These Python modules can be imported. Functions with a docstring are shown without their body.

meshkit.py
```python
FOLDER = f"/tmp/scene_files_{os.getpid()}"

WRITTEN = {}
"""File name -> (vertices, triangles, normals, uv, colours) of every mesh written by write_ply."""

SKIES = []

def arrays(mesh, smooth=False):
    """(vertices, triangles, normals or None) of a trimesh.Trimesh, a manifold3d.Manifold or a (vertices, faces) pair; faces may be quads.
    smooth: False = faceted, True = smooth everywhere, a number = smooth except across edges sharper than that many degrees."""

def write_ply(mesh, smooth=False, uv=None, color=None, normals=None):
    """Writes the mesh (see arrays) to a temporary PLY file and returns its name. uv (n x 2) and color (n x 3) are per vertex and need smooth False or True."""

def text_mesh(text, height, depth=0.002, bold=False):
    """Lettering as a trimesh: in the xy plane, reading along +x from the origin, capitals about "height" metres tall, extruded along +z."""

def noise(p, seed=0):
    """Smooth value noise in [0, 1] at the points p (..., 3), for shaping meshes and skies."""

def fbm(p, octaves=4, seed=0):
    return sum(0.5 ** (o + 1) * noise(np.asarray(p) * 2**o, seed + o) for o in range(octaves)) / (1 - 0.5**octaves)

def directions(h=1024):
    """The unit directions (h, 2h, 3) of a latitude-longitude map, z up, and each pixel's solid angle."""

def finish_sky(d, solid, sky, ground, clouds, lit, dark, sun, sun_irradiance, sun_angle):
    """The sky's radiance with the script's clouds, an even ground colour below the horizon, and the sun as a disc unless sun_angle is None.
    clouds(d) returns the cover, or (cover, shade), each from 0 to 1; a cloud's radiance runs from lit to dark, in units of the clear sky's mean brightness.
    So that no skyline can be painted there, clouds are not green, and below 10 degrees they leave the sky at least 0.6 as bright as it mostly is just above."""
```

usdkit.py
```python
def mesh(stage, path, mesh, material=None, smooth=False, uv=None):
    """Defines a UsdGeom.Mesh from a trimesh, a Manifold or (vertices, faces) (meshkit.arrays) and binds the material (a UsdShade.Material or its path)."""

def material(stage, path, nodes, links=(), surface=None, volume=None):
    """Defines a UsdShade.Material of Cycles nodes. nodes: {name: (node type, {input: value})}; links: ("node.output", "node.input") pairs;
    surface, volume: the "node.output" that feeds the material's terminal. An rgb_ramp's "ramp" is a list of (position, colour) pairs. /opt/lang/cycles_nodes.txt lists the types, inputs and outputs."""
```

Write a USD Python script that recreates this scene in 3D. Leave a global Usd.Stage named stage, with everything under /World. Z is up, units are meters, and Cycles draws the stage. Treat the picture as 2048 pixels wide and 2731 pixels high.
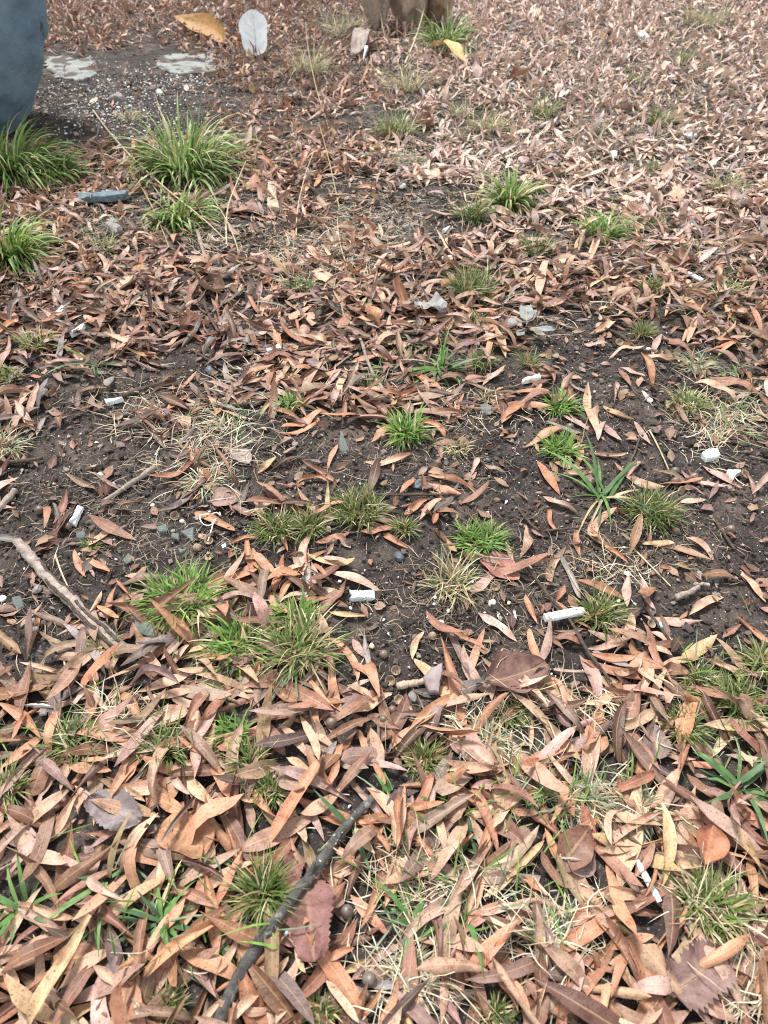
import math, zlib
import numpy as np, trimesh, usdkit, meshkit
from shapely.geometry import Polygon
from pxr import Usd, UsdGeom, UsdLux, UsdShade, Gf, Sdf, Vt

stage = Usd.Stage.CreateInMemory()
UsdGeom.SetStageUpAxis(stage, 'Z'); UsdGeom.SetStageMetersPerUnit(stage, 1.0)
UsdGeom.Xform.Define(stage, '/World'); UsdGeom.Scope.Define(stage, '/World/Looks')
PI = math.pi

# ---------------------------------------------------------------- camera, sky, sun, exposure
PW, PH, FPX = 2048.0, 2731.0, 1750.0           # the photograph's size and the focal length in its pixels
HORIZON_ROW, CAM_H = -450.0, 0.79
PITCH = math.atan2(PH / 2 - HORIZON_ROW, FPX)
EXPOSURE = 2.26
cam = UsdGeom.Camera.Define(stage, '/World/camera')
FOCAL = 5.4
cam.CreateFocalLengthAttr(FOCAL)
cam.CreateHorizontalApertureAttr(FOCAL * PW / FPX); cam.CreateVerticalApertureAttr(FOCAL * PH / FPX)
cam.CreateClippingRangeAttr(Gf.Vec2f(0.02, 500))
cam.CreateFStopAttr(1.7); cam.CreateFocusDistanceAttr(1.05)
cam.CreateExposureAttr(EXPOSURE)
cam.AddTranslateOp().Set(Gf.Vec3d(0, 0, CAM_H)); cam.AddRotateXOp().Set(90 - math.degrees(PITCH))

SUN = np.array([-0.25, 0.42, 0.87]); SUN /= np.linalg.norm(SUN)
L_ = '/World/Looks/'
def mat(name, nodes, links, surface): return usdkit.material(stage, L_ + name, nodes, links, surface=surface)
sky_mat = mat('overcast_sky', {
    'sky': ('sky_texture', {'sky_type': 'single_scattering', 'sun_disc': False, 'sun_elevation': math.asin(SUN[2]), 'sun_rotation': math.atan2(SUN[0], SUN[1])}),
    'tc': ('texture_coordinate', {}), 'n': ('noise_texture', {'scale': 2.2, 'detail': 6.0, 'roughness': 0.6}),
    'r': ('rgb_ramp', {'ramp': [(0.3, (3.9, 4.0, 4.15)), (0.7, (6.4, 6.4, 6.35))]}),
    'm': ('mix', {'fac': 0.88}), 'bg': ('background_shader', {'strength': 0.05})},
    [('tc.generated', 'n.vector'), ('n.fac', 'r.fac'), ('sky.color', 'm.color1'), ('r.color', 'm.color2'), ('m.color', 'bg.color')], 'bg.background')
dome = UsdLux.DomeLight.Define(stage, '/World/sky')
UsdShade.MaterialBindingAPI.Apply(dome.GetPrim()).Bind(sky_mat)
sun = UsdLux.DistantLight.Define(stage, '/World/sun')
sun.CreateNormalizeAttr(True); sun.CreateIntensityAttr(0.4); sun.CreateAngleAttr(13.0); sun.CreateColorAttr(Gf.Vec3f(1.0, 0.97, 0.93))
zx = SUN; xx = np.cross([0, 1, 0], zx); xx /= np.linalg.norm(xx); yx = np.cross(zx, xx)
sun.AddTransformOp().Set(Gf.Matrix4d(*xx, 0, *yx, 0, *zx, 0, 0, 0, 0, 1))

# ---------------------------------------------------------------- the camera's view of the ground plane
FWD = np.array([0, math.cos(PITCH), -math.sin(PITCH)]); UP = np.array([0, math.sin(PITCH), math.cos(PITCH)])
def ground(px, py, z=0.0):
    px, py = np.asarray(px, float), np.asarray(py, float)
    d = FWD + ((px - PW / 2) / FPX)[..., None] * np.array([1, 0, 0]) + ((PH / 2 - py) / FPX)[..., None] * UP
    t = (z - CAM_H) / d[..., 2]
    return np.array([0, 0, CAM_H]) + d * t[..., None]
def project(p):
    q = np.asarray(p, float) - [0, 0, CAM_H]
    dep = q @ FWD
    return np.stack([PW / 2 + FPX * q[..., 0] / dep, PH / 2 - FPX * (q @ UP) / dep], -1)
def scale_at(px, py):                           # pixels of the photograph per metre, across the view
    g = ground(px, py); return FPX / ((g - [0, 0, CAM_H]) @ FWD)

# ---------------------------------------------------------------- writing prims
count = {}
def unique(parent, name):
    k = count.get((parent, name), 0); count[(parent, name)] = k + 1
    return f'{parent}/{name}' + (f'_{k:03d}' if k else '')
def tag(prim, label=None, cat=None, group=None, kind=None):
    for k, v in (('label', label), ('category', cat), ('group', group), ('kind', kind)):
        if v: prim.SetCustomDataByKey(k, v)
def normals_of(V, F):
    f = np.cross(V[F[:, 1]] - V[F[:, 0]], V[F[:, 2]] - V[F[:, 0]]); n = np.zeros_like(V)
    for k in range(3):
        for c in range(3): n[:, c] += np.bincount(F[:, k], f[:, c], len(V))
    return n / np.maximum(np.linalg.norm(n, axis=1, keepdims=True), 1e-12)
def put(name, V, F, m, parent=None, loc=None, smooth=True, uv=None, tone=None, label=None, cat=None, group=None, kind=None):
    """One Mesh prim from world vertices. A top-level mesh stands at loc, a part inside its thing (which stands at loc)."""
    path = unique('/World' if parent is None else str(parent.GetPath()), name)
    V, F = np.asarray(V, float), np.asarray(F, np.int32)
    if F.shape[1] == 4: F = np.vstack([F[:, [0, 1, 2]], F[:, [0, 2, 3]]])
    origin = np.zeros(3) if loc is None else np.asarray(loc, float)
    me = UsdGeom.Mesh.Define(stage, path)
    if parent is None and loc is not None: me.AddTranslateOp().Set(Gf.Vec3d(*map(float, origin)))
    n = None
    if smooth is not True and smooth:
        V, F, n = meshkit.arrays(trimesh.Trimesh(V, F, process=False), smooth); uv = None
        if tone is not None and np.ndim(tone) == 2: tone = None
    elif smooth: n = normals_of(V, F)
    me.CreatePointsAttr(Vt.Vec3fArray.FromNumpy((V - origin).astype(np.float32)))
    me.CreateFaceVertexCountsAttr(Vt.IntArray.FromNumpy(np.full(len(F), 3, np.int32)))
    me.CreateFaceVertexIndicesAttr(Vt.IntArray.FromNumpy(np.ascontiguousarray(F, np.int32).ravel()))
    me.CreateSubdivisionSchemeAttr('none')
    if n is not None:
        me.CreateNormalsAttr(Vt.Vec3fArray.FromNumpy(n.astype(np.float32))); me.SetNormalsInterpolation('vertex')
    pv = UsdGeom.PrimvarsAPI(me)
    if uv is not None: pv.CreatePrimvar('st', Sdf.ValueTypeNames.TexCoord2fArray, 'vertex').Set(Vt.Vec2fArray.FromNumpy(np.asarray(uv, np.float32)))
    if tone is not None:
        tone = np.broadcast_to(np.asarray(tone, np.float32), (len(V), 3))
        pv.CreatePrimvar('tone', Sdf.ValueTypeNames.Color3fArray, 'vertex').Set(Vt.Vec3fArray.FromNumpy(np.ascontiguousarray(tone)))
    UsdShade.MaterialBindingAPI.Apply(me.GetPrim()).Bind(m)
    tag(me.GetPrim(), label, cat, group, kind)
    return me.GetPrim()
def thing(name, label, cat, loc, group=None):
    x = UsdGeom.Xform.Define(stage, unique('/World', name)); x.AddTranslateOp().Set(Gf.Vec3d(*map(float, loc)))
    tag(x.GetPrim(), label, cat, group); return x.GetPrim()
def rng(*key): return np.random.default_rng(zlib.crc32(repr(key).encode()))

# ---------------------------------------------------------------- materials
def leaf_look(name, spots, gloss, mid, blot=1.0):
    return mat(name, {
        'a': ('attribute', {'attribute': 'tone'}), 'geo': ('geometry', {}), 'tc': ('texture_coordinate', {}), 'sx': ('separate_xyz', {}),
        'h': ('math', {'math_type': 'subtract', 'value2': 0.5}), 'ab': ('math', {'math_type': 'absolute'}),
        'mr': ('map_range', {'from_min': 0.015, 'from_max': 0.06, 'to_min': mid, 'to_max': 0.0, 'clamp': True}),
        'n1': ('noise_texture', {'scale': 55.0, 'detail': 4.0, 'roughness': 0.65}), 'r1': ('rgb_ramp', {'ramp': [(0.28, (0.5, 0.44, 0.42)), (0.5, (0.98, 0.98, 0.98)), (0.72, (1.22, 1.26, 1.28))]}),
        'm1': ('mix', {'mix_type': 'multiply', 'fac': blot}),
        'n2': ('noise_texture', {'scale': 420.0, 'detail': 2.0}), 'r2': ('rgb_ramp', {'ramp': [(0.3, (0.3, 0.22, 0.2)), (0.4, (1, 1, 1))]}),
        'm2': ('mix', {'mix_type': 'multiply', 'fac': spots}),
        'pale': ('mix', {'color2': (0.52, 0.36, 0.25)}), 'bf': ('math', {'math_type': 'multiply', 'value2': 0.28}),
        'm3': ('mix', {'color2': (0.5, 0.33, 0.19)}),
        'wv': ('math', {'math_type': 'multiply', 'value2': 1.0}), 'nb': ('noise_texture', {'scale': 260.0, 'detail': 3.0}),
        'add': ('math', {'math_type': 'add'}), 'bp': ('bump', {'strength': 0.45, 'distance': 0.0016}),
        'p': ('principled_bsdf', {'roughness': gloss, 'specular_ior_level': 0.32}), 'tr': ('translucent_bsdf', {}), 'mx': ('mix_closure', {'fac': 0.14})},
        [('tc.UV', 'sx.vector'), ('sx.y', 'h.value1'), ('h.value', 'ab.value1'), ('ab.value', 'mr.value'),
         ('geo.position', 'n1.vector'), ('n1.fac', 'r1.fac'), ('a.color', 'm1.color1'), ('r1.color', 'm1.color2'),
         ('geo.position', 'n2.vector'), ('n2.fac', 'r2.fac'), ('m1.color', 'm2.color1'), ('r2.color', 'm2.color2'),
         ('geo.backfacing', 'bf.value1'), ('bf.value', 'pale.fac'), ('m2.color', 'pale.color1'),
         ('mr.result', 'm3.fac'), ('pale.color', 'm3.color1'), ('mr.result', 'add.value1'), ('geo.position', 'nb.vector'), ('nb.fac', 'add.value2'),
         ('add.value', 'bp.height'), ('bp.normal', 'p.normal'), ('m3.color', 'p.base_color'), ('m3.color', 'tr.color'),
         ('p.BSDF', 'mx.closure1'), ('tr.BSDF', 'mx.closure2')], 'mx.closure')
M = {}
M['leaf'] = leaf_look('dry_leaf', 0.8, 0.5, 0.35)
M['broad'] = leaf_look('broad_dry_leaf', 0.5, 0.62, 0.25)
M['pale'] = leaf_look('pale_leaf', 0.1, 0.6, 0.0, 0.2)
M['grass'] = mat('grass_blade', {
    'a': ('attribute', {'attribute': 'tone'}), 'geo': ('geometry', {}), 'n': ('noise_texture', {'scale': 90.0, 'detail': 2.0}),
    'r': ('rgb_ramp', {'ramp': [(0.3, (0.7, 0.72, 0.7)), (0.7, (1.2, 1.15, 1.05))]}), 'm': ('mix', {'mix_type': 'multiply', 'fac': 1.0}),
    'p': ('principled_bsdf', {'roughness': 0.5, 'specular_ior_level': 0.3}), 'tr': ('translucent_bsdf', {}), 'mx': ('mix_closure', {'fac': 0.25})},
    [('geo.position', 'n.vector'), ('n.fac', 'r.fac'), ('a.color', 'm.color1'), ('r.color', 'm.color2'), ('m.color', 'p.base_color'), ('m.color', 'tr.color'),
     ('p.BSDF', 'mx.closure1'), ('tr.BSDF', 'mx.closure2')], 'mx.closure')
def rough(name, lo, hi, scale, bump=0.5, dist=0.002, roughness=0.85, spec=0.3, fine=None, speck=None, patches=None):
    nodes = {'geo': ('geometry', {}), 'n': ('noise_texture', {'scale': scale, 'detail': 6.0, 'roughness': 0.65}),
             'r': ('rgb_ramp', {'ramp': [(0.3, lo), (0.7, hi)]}), 'nb': ('noise_texture', {'scale': fine or scale * 6, 'detail': 5.0, 'roughness': 0.7}),
             'bp': ('bump', {'strength': bump, 'distance': dist}), 'p': ('principled_bsdf', {'roughness': roughness, 'specular_ior_level': spec})}
    links = [('geo.position', 'n.vector'), ('n.fac', 'r.fac'), ('geo.position', 'nb.vector'), ('nb.fac', 'bp.height'), ('bp.normal', 'p.normal')]
    if patches:
        nodes |= {'np': ('noise_texture', {'scale': patches, 'detail': 4.0}), 'rp': ('rgb_ramp', {'ramp': [(0.35, (0.7, 0.7, 0.72)), (0.5, (1, 1, 1)), (0.68, (1.9, 1.8, 1.7))]}), 'mp': ('mix', {'mix_type': 'multiply', 'fac': 1.0})}
        links += [('geo.position', 'np.vector'), ('np.fac', 'rp.fac'), ('r.color', 'mp.color1'), ('rp.color', 'mp.color2')]
    base = 'mp.color' if patches else 'r.color'
    if speck:
        nodes |= {'ns': ('noise_texture', {'scale': speck[0], 'detail': 3.0}), 'rs': ('rgb_ramp', {'ramp': [(speck[1], (0, 0, 0)), (speck[1] + 0.05, (1, 1, 1))]}), 'ms': ('mix', {'color2': speck[2]})}
        links += [('geo.position', 'ns.vector'), ('ns.fac', 'rs.fac'), ('rs.color', 'ms.fac'), (base, 'ms.color1'), ('ms.color', 'p.base_color')]
    else: links += [(base, 'p.base_color')]
    return mat(name, nodes, links, 'p.BSDF')
M['soil'] = rough('dark_soil', (0.02, 0.017, 0.016), (0.066, 0.055, 0.05), 28.0, 0.9, 0.006, 0.95, 0.15, 170.0, (330.0, 0.62, (0.2, 0.17, 0.145)), 7.0)
M['crumb'] = mat('soil_crumb', {'oi': ('object_info', {}), 'r': ('rgb_ramp', {'ramp': [(0.0, (0.02, 0.017, 0.015)), (0.7, (0.062, 0.051, 0.046)), (0.93, (0.125, 0.1, 0.088)), (1.0, (0.3, 0.26, 0.22))]}),
    'p': ('principled_bsdf', {'roughness': 0.95, 'specular_ior_level': 0.15})}, [('oi.random', 'r.fac'), ('r.color', 'p.base_color')], 'p.BSDF')
M['grit'] = mat('pale_grit', {'oi': ('object_info', {}), 'r': ('rgb_ramp', {'ramp': [(0.0, (0.4, 0.36, 0.32)), (0.6, (0.68, 0.68, 0.66)), (1.0, (0.75, 0.8, 0.8))]}),
    'p': ('principled_bsdf', {'roughness': 0.8})}, [('oi.random', 'r.fac'), ('r.color', 'p.base_color')], 'p.BSDF')
M['chip'] = rough('chalky_white', (0.52, 0.56, 0.55), (0.74, 0.8, 0.79), 110.0, 0.8, 0.0016, 0.85, 0.25, 420.0, (430.0, 0.6, (0.24, 0.23, 0.2)))
M['cream'] = rough('cream_stone', (0.5, 0.47, 0.4), (0.72, 0.7, 0.62), 90.0, 0.4, 0.001, 0.7, 0.3, 500.0)
M['yellow'] = rough('yellow_stone', (0.6, 0.5, 0.22), (0.75, 0.66, 0.36), 90.0, 0.4, 0.001, 0.7, 0.3, 500.0)
M['blue'] = rough('light_blue_fleck', (0.22, 0.46, 0.62), (0.4, 0.6, 0.72), 90.0, 0.3, 0.0008, 0.6, 0.4, 500.0)
M['slate'] = rough('blue_gray_slate', (0.05, 0.075, 0.095), (0.17, 0.225, 0.255), 70.0, 1.0, 0.005, 0.75, 0.4, 200.0)
M['darkstone'] = rough('dark_blue_stone', (0.03, 0.036, 0.045), (0.1, 0.12, 0.145), 60.0, 0.5, 0.002, 0.5, 0.5, 300.0)
M['graystone'] = rough('gray_stone', (0.13, 0.12, 0.11), (0.28, 0.26, 0.24), 60.0, 0.5, 0.002, 0.8, 0.3, 300.0)
M['block'] = rough('painted_stone', (0.07, 0.115, 0.16), (0.14, 0.2, 0.245), 5.0, 0.6, 0.01, 0.8, 0.3, 40.0, (9.0, 0.66, (0.045, 0.05, 0.055)))
M['concrete'] = rough('pale_concrete', (0.15, 0.16, 0.15), (0.25, 0.265, 0.245), 14.0, 0.6, 0.004, 0.9, 0.2, 160.0, (11.0, 0.5, (0.075, 0.062, 0.055)))
M['sherd'] = rough('mauve_sherd', (0.1, 0.068, 0.065), (0.27, 0.215, 0.215), 40.0, 0.4, 0.001, 0.55, 0.4, 300.0)
M['wood'] = rough('weathered_wood', (0.22, 0.17, 0.12), (0.48, 0.4, 0.3), 50.0, 0.7, 0.002, 0.85, 0.2, 300.0)
M['acorn'] = rough('acorn_shell', (0.06, 0.04, 0.03), (0.19, 0.13, 0.095), 90.0, 0.3, 0.001, 0.42, 0.5, 500.0)
M['acorngray'] = rough('gray_acorn_shell', (0.05, 0.042, 0.038), (0.15, 0.125, 0.11), 70.0, 0.3, 0.001, 0.42, 0.5, 500.0)
M['cap'] = rough('acorn_cap', (0.13, 0.09, 0.06), (0.38, 0.29, 0.2), 120.0, 0.8, 0.0015, 0.85, 0.2, 700.0)
M['string'] = rough('white_string', (0.62, 0.58, 0.5), (0.75, 0.72, 0.65), 100.0, 0.3, 0.0005, 0.7, 0.3)
def bark(name, lo, hi, stretch, extra=None):
    return rough(name, lo, hi, stretch, 1.0, 0.004, 0.9, 0.2, stretch * 4, extra)
M['barkgray'] = bark('weathered_gray_wood', (0.17, 0.13, 0.11), (0.46, 0.4, 0.35), 70.0)
M['barkdark'] = bark('dark_bark', (0.045, 0.042, 0.04), (0.16, 0.15, 0.14), 110.0, (75.0, 0.62, (0.25, 0.25, 0.23)))
M['twig'] = bark('dark_twig', (0.05, 0.035, 0.03), (0.16, 0.12, 0.1), 150.0)
M['twigpale'] = bark('pale_twig', (0.2, 0.16, 0.13), (0.4, 0.34, 0.28), 120.0)
M['lichen'] = rough('lichen', (0.2, 0.28, 0.24), (0.45, 0.52, 0.46), 150.0, 1.0, 0.003, 0.95, 0.1, 600.0)
def pane(name, tint, fog):
    return mat(name, {'f': ('fresnel', {'IOR': 1.5}), 't': ('transparent_bsdf', {'color': tint}), 'g': ('glossy_bsdf', {'roughness': 0.08, 'color': (0.9, 0.95, 0.95)}), 'd': ('diffuse_bsdf', {'color': (0.45, 0.52, 0.5)}),
        'm': ('mix_closure', {}), 'm2': ('mix_closure', {'fac': fog})}, [('f.fac', 'm.fac'), ('t.BSDF', 'm.closure1'), ('g.BSDF', 'm.closure2'), ('m.closure', 'm2.closure1'), ('d.BSDF', 'm2.closure2')], 'm2.closure')
M['glass'] = pane('shard_glass', (0.9, 0.97, 0.95), 0.14)
M['glassgreen'] = pane('green_glass', (0.6, 0.78, 0.7), 0.16)

# ---------------------------------------------------------------- terrain and where the soil lies bare
def terrain(x, y):
    p = np.stack([np.asarray(x, float), np.asarray(y, float), np.zeros(np.shape(x))], -1)
    near = np.clip(1.4 - np.hypot(p[..., 0], p[..., 1] - 2.5) / 9, 0, 1)
    return near * (0.014 * (meshkit.fbm(p * 2.3, 3, 5) - 0.5) + 0.009 * (meshkit.fbm(p * 9 + 3.3, 3, 9) - 0.5))
def at(px, py, up=0.0):
    g = ground(px, py); g[..., 2] = terrain(g[..., 0], g[..., 1]) + up; return g
# ellipses of bare soil as they lie in the picture: centre, half axes, leaf cover left
BARE = [(300, 265, 270, 110, .03), (120, 330, 110, 60, .1), (330, 575, 130, 40, .35), (620, 560, 90, 60, .55), (1000, 330, 90, 45, .35), (1120, 575, 170, 60, .35), (960, 520, 120, 40, .5),
        (700, 640, 170, 50, .6), (540, 985, 110, 60, .35), (300, 1050, 150, 60, .5), (240, 1250, 240, 130, .16), (420, 1440, 330, 100, .18), (120, 1500, 150, 150, .35), (60, 1680, 120, 110, .5),
        (780, 1190, 330, 75, .1), (900, 1270, 330, 70, .18), (1180, 1260, 240, 120, .12), (1350, 1180, 130, 110, .12), (1640, 970, 230, 110, .05), (1750, 1130, 260, 150, .05), (1560, 1180, 140, 160, .12),
        (1480, 1380, 160, 180, .1), (1780, 1440, 330, 150, .06), (1960, 1330, 160, 200, .15), (1900, 1560, 230, 170, .12), (1340, 1500, 160, 210, .12), (1150, 1560, 200, 210, .08), (1060, 1700, 170, 130, .12), (1330, 1660, 170, 110, .14),
        (1480, 1720, 140, 90, .35), (1040, 1840, 130, 70, .4), (800, 1430, 120, 70, .5), (1980, 1750, 120, 110, .35), (1320, 1010, 110, 70, .4), (1560, 880, 90, 50, .4)]
# grass: picture position, width, height, blades, kind, label
TUFTS = [(45, 415, 200, 190, 330, 'lush', 'lush long-bladed green clump at left edge below the stone block', (0.7, -0.2)), (150, 450, 170, 80, 150, 'lush', 'drooping green and straw blades sweeping right above the slate strip', (1.2, -0.3)),
 (505, 415, 230, 190, 330, 'lush', 'bright green upright clump right of the upright purple leaf', (0.25, 0)), (485, 570, 200, 80, 200, 'lush', 'low sprawling green clump right of the slate strip', (0.4, -0.3)), (35, 640, 180, 180, 260, 'lush', 'tall green clump at left edge below the slate strip', (0.35, -0.3)),
 (280, 635, 80, 90, 40, 'pale', 'sparse small sprout beside the pale gray crumpled scrap'), (350, 305, 100, 40, 60, 'pale', 'thin yellow-green grass on the gritty soil'), (1190, 95, 120, 120, 170, 'lush', 'green clump in front of the big crumpled leaf'), (905, 60, 150, 110, 160, 'pale', 'wispy gray-green grass at top edge left of the big crumpled leaf'),
 (1085, 205, 110, 120, 130, 'pale', 'pale silvery tuft below the big crumpled leaf'), (830, 160, 130, 120, 160, 'pale', 'thin straw-coloured grass right of the white upright leaf'), (1055, 335, 130, 100, 190, 'mid', 'yellow-green tuft left of the reddish curled leaf'), (1300, 320, 130, 85, 170, 'pale', 'faded straw-green tuft right of the reddish curled leaf'),
 (1225, 290, 80, 60, 80, 'pale', 'small faded tuft directly above the faded straw-green one'), (1085, 420, 110, 60, 110, 'gray', 'dead root-like grass below the yellow-green tuft'), (1358, 505, 90, 160, 150, 'lush', 'tall bright green tuft in the upper right middle'), (1255, 560, 100, 90, 170, 'fine', 'dark olive tuft left of the tall bright tuft'),
 (1605, 595, 120, 120, 130, 'bright', 'bright green tuft alone in the right-hand litter'), (1425, 655, 110, 80, 170, 'fine', 'dark round tuft below the tall bright tuft'), (1740, 590, 60, 60, 60, 'fine', 'tiny olive tuft right of the lone bright green tuft'), (1450, 285, 90, 70, 90, 'mid', 'small green tuft left of centre in the upper right litter'),
 (1760, 310, 90, 70, 90, 'mid', 'straggly green tuft in the upper right litter'), (1820, 150, 90, 70, 90, 'mid', 'pale green tuft high in the upper right litter'), (1690, 205, 90, 45, 60, 'mid', 'low green patch between the upper right tufts'), (1880, 45, 220, 80, 180, 'pale', 'washed-out grass patch in the top right corner'),
 (1735, 440, 60, 55, 60, 'mid', 'tiny green tuft below the straggly one at upper right'), (1930, 480, 120, 90, 110, 'pale', 'pale grass at the right edge, upper part'), (1255, 755, 140, 110, 330, 'fine', 'round olive dome of fine grass right of the silvery leaf'), (1270, 850, 60, 45, 90, 'fine', 'tiny fine tuft below the round olive dome'),
 (1285, 955, 85, 65, 110, 'fine', 'dull fine tuft right of the bright wide-bladed grass'), (1085, 1130, 90, 110, 130, 'bright', 'small bright tuft at the lower end of the forked twig'), (770, 1070, 70, 60, 80, 'bright', 'small bright tuft left of the forked twig'), (805, 755, 100, 60, 110, 'fine', 'olive grass under dry straw in the middle'),
 (990, 1015, 50, 55, 70, 'fine', 'tiny brownish tuft beside the forked twig'), (1220, 1185, 90, 60, 60, 'pale', 'pale thin grass on soil right of the small bright tuft'), (955, 1345, 170, 90, 300, 'fine', 'olive mound of fine grass above the white block chip'), (735, 1395, 120, 90, 190, 'fine', 'brownish fine tuft left of the olive mound'),
 (825, 1385, 90, 90, 120, 'fine', 'dark fine tuft between the olive mound and its brownish neighbour'), (1300, 1050, 65, 50, 50, 'pale', 'small pale tuft above the clear glass piece'), (1735, 760, 80, 65, 120, 'fine', 'dark fine tuft in the right litter above bare soil'), (1710, 878, 55, 60, 100, 'fine', 'small dark tuft at the top of the bare soil'),
 (1855, 960, 80, 75, 140, 'gray', 'blue-green tuft at the right of the bare soil'), (1840, 1060, 120, 75, 130, 'mid', 'spreading green tuft beside two acorn caps'), (1945, 760, 80, 60, 80, 'mid', 'olive tuft at the right edge above tan litter'), (1495, 1065, 90, 85, 100, 'bright', 'thin green tuft below the rolled pale strip'),
 (1490, 1180, 100, 90, 150, 'bright', 'bright tuft just above the big sprawling grass'), (1410, 955, 60, 70, 60, 'fine', 'small fine tuft under the gray-leaved weed'), (1735, 1340, 125, 115, 320, 'fine', 'dense dark olive tuft right of the big sprawling grass'), (100, 905, 120, 70, 130, 'mid', 'brown-green tuft below the uppermost white chip'),
 (25, 995, 80, 60, 80, 'mid', 'low tuft at the left edge below the brown-green one'), (15, 1165, 90, 110, 130, 'gray', 'gray-green tuft at the left edge, middle'), (610, 1115, 110, 70, 50, 'gray', 'thin weedy grass right of the curved twig'), (545, 1270, 110, 80, 60, 'gray', 'pale thin weed left of the gray spotted leaf'),
 (490, 1570, 210, 150, 280, 'bright', 'big bright green tuft right of the weathered stick'), (635, 1690, 150, 140, 120, 'bright', 'thin bright green blades right of the big bright tuft'), (285, 1720, 75, 70, 110, 'fine', 'small olive tuft at the lower end of the weathered stick'), (795, 1690, 170, 190, 170, 'mid', 'yellowish tuft among orange leaves left of the white block chip'),
 (790, 1620, 120, 100, 80, 'bright', 'green blades above the yellowish tuft'), (1280, 1420, 140, 100, 140, 'bright', 'bright tuft on dark soil left of the red triangular leaf'), (1205, 1520, 120, 140, 90, 'pale', 'pale rosette tuft on soil below the bright tuft'), (1078, 1400, 55, 60, 120, 'fine', 'small dark tuft above the dark bluish stone'),
 (1600, 1615, 110, 110, 170, 'fine', 'dark tuft at the tip of the long white rod'), (450, 1970, 130, 110, 110, 'fine', 'dark rosette tuft in the lower left litter'), (205, 1955, 130, 110, 130, 'fine', 'olive tuft with straw left of the dark rosette tuft'), (615, 1945, 110, 80, 70, 'bright', 'thin rosette of green blades right of the dark rosette tuft'),
 (670, 2010, 80, 110, 120, 'fine', 'dark fine tuft below the thin green rosette'), (20, 2080, 90, 110, 150, 'mid', 'green tuft at the left edge, lower part'), (1865, 1800, 110, 90, 130, 'fine', 'dark tuft under the yellow rolled leaf at right'), (1965, 1850, 160, 110, 190, 'fine', 'fine dark grass at the right edge, lower part'),
 (1820, 1920, 100, 100, 170, 'fine', 'green tuft right of the serrated mauve leaf'), (2030, 1745, 70, 110, 90, 'mid', 'grass at the right edge above the fine dark grass'), (1370, 1890, 100, 70, 90, 'fine', 'dark grass under the big boat-shaped leaf'), (1300, 1955, 110, 100, 120, 'gray', 'gray-green withered weed below the boat-shaped leaf'),
 (1130, 2010, 90, 90, 120, 'fine', 'dark green tuft below the broken acorn cap'), (705, 2350, 100, 160, 210, 'fine', 'dark green tuft hidden left of the mossy stick'), (725, 2090, 90, 70, 140, 'fine', 'brown-green tuft above the mossy stick'), (1545, 2120, 150, 90, 130, 'gray', 'withered gray-green patch in the lower right'),
 (1890, 2380, 190, 150, 240, 'mid', 'dense grass tuft under the folded red leaf'), (450, 2655, 90, 90, 130, 'fine', 'dark tuft at the bottom left of the mossy stick'), (860, 2690, 80, 70, 110, 'fine', 'dark grass at the bottom edge under orange leaves'), (1330, 2690, 90, 70, 100, 'fine', 'dark grass at the bottom edge, right of middle'),
 (1470, 2440, 120, 110, 70, 'gray', 'withered grass wisps left of the folded leaves, bottom right'), (1100, 2560, 110, 100, 70, 'gray', 'withered wisps below the gray acorn'), (250, 1440, 60, 50, 40, 'fine', 'tiny olive sprig below the dark glass shard'), (1700, 2130, 130, 90, 90, 'gray', 'dry grass wisps right of the withered patch')]
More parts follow.
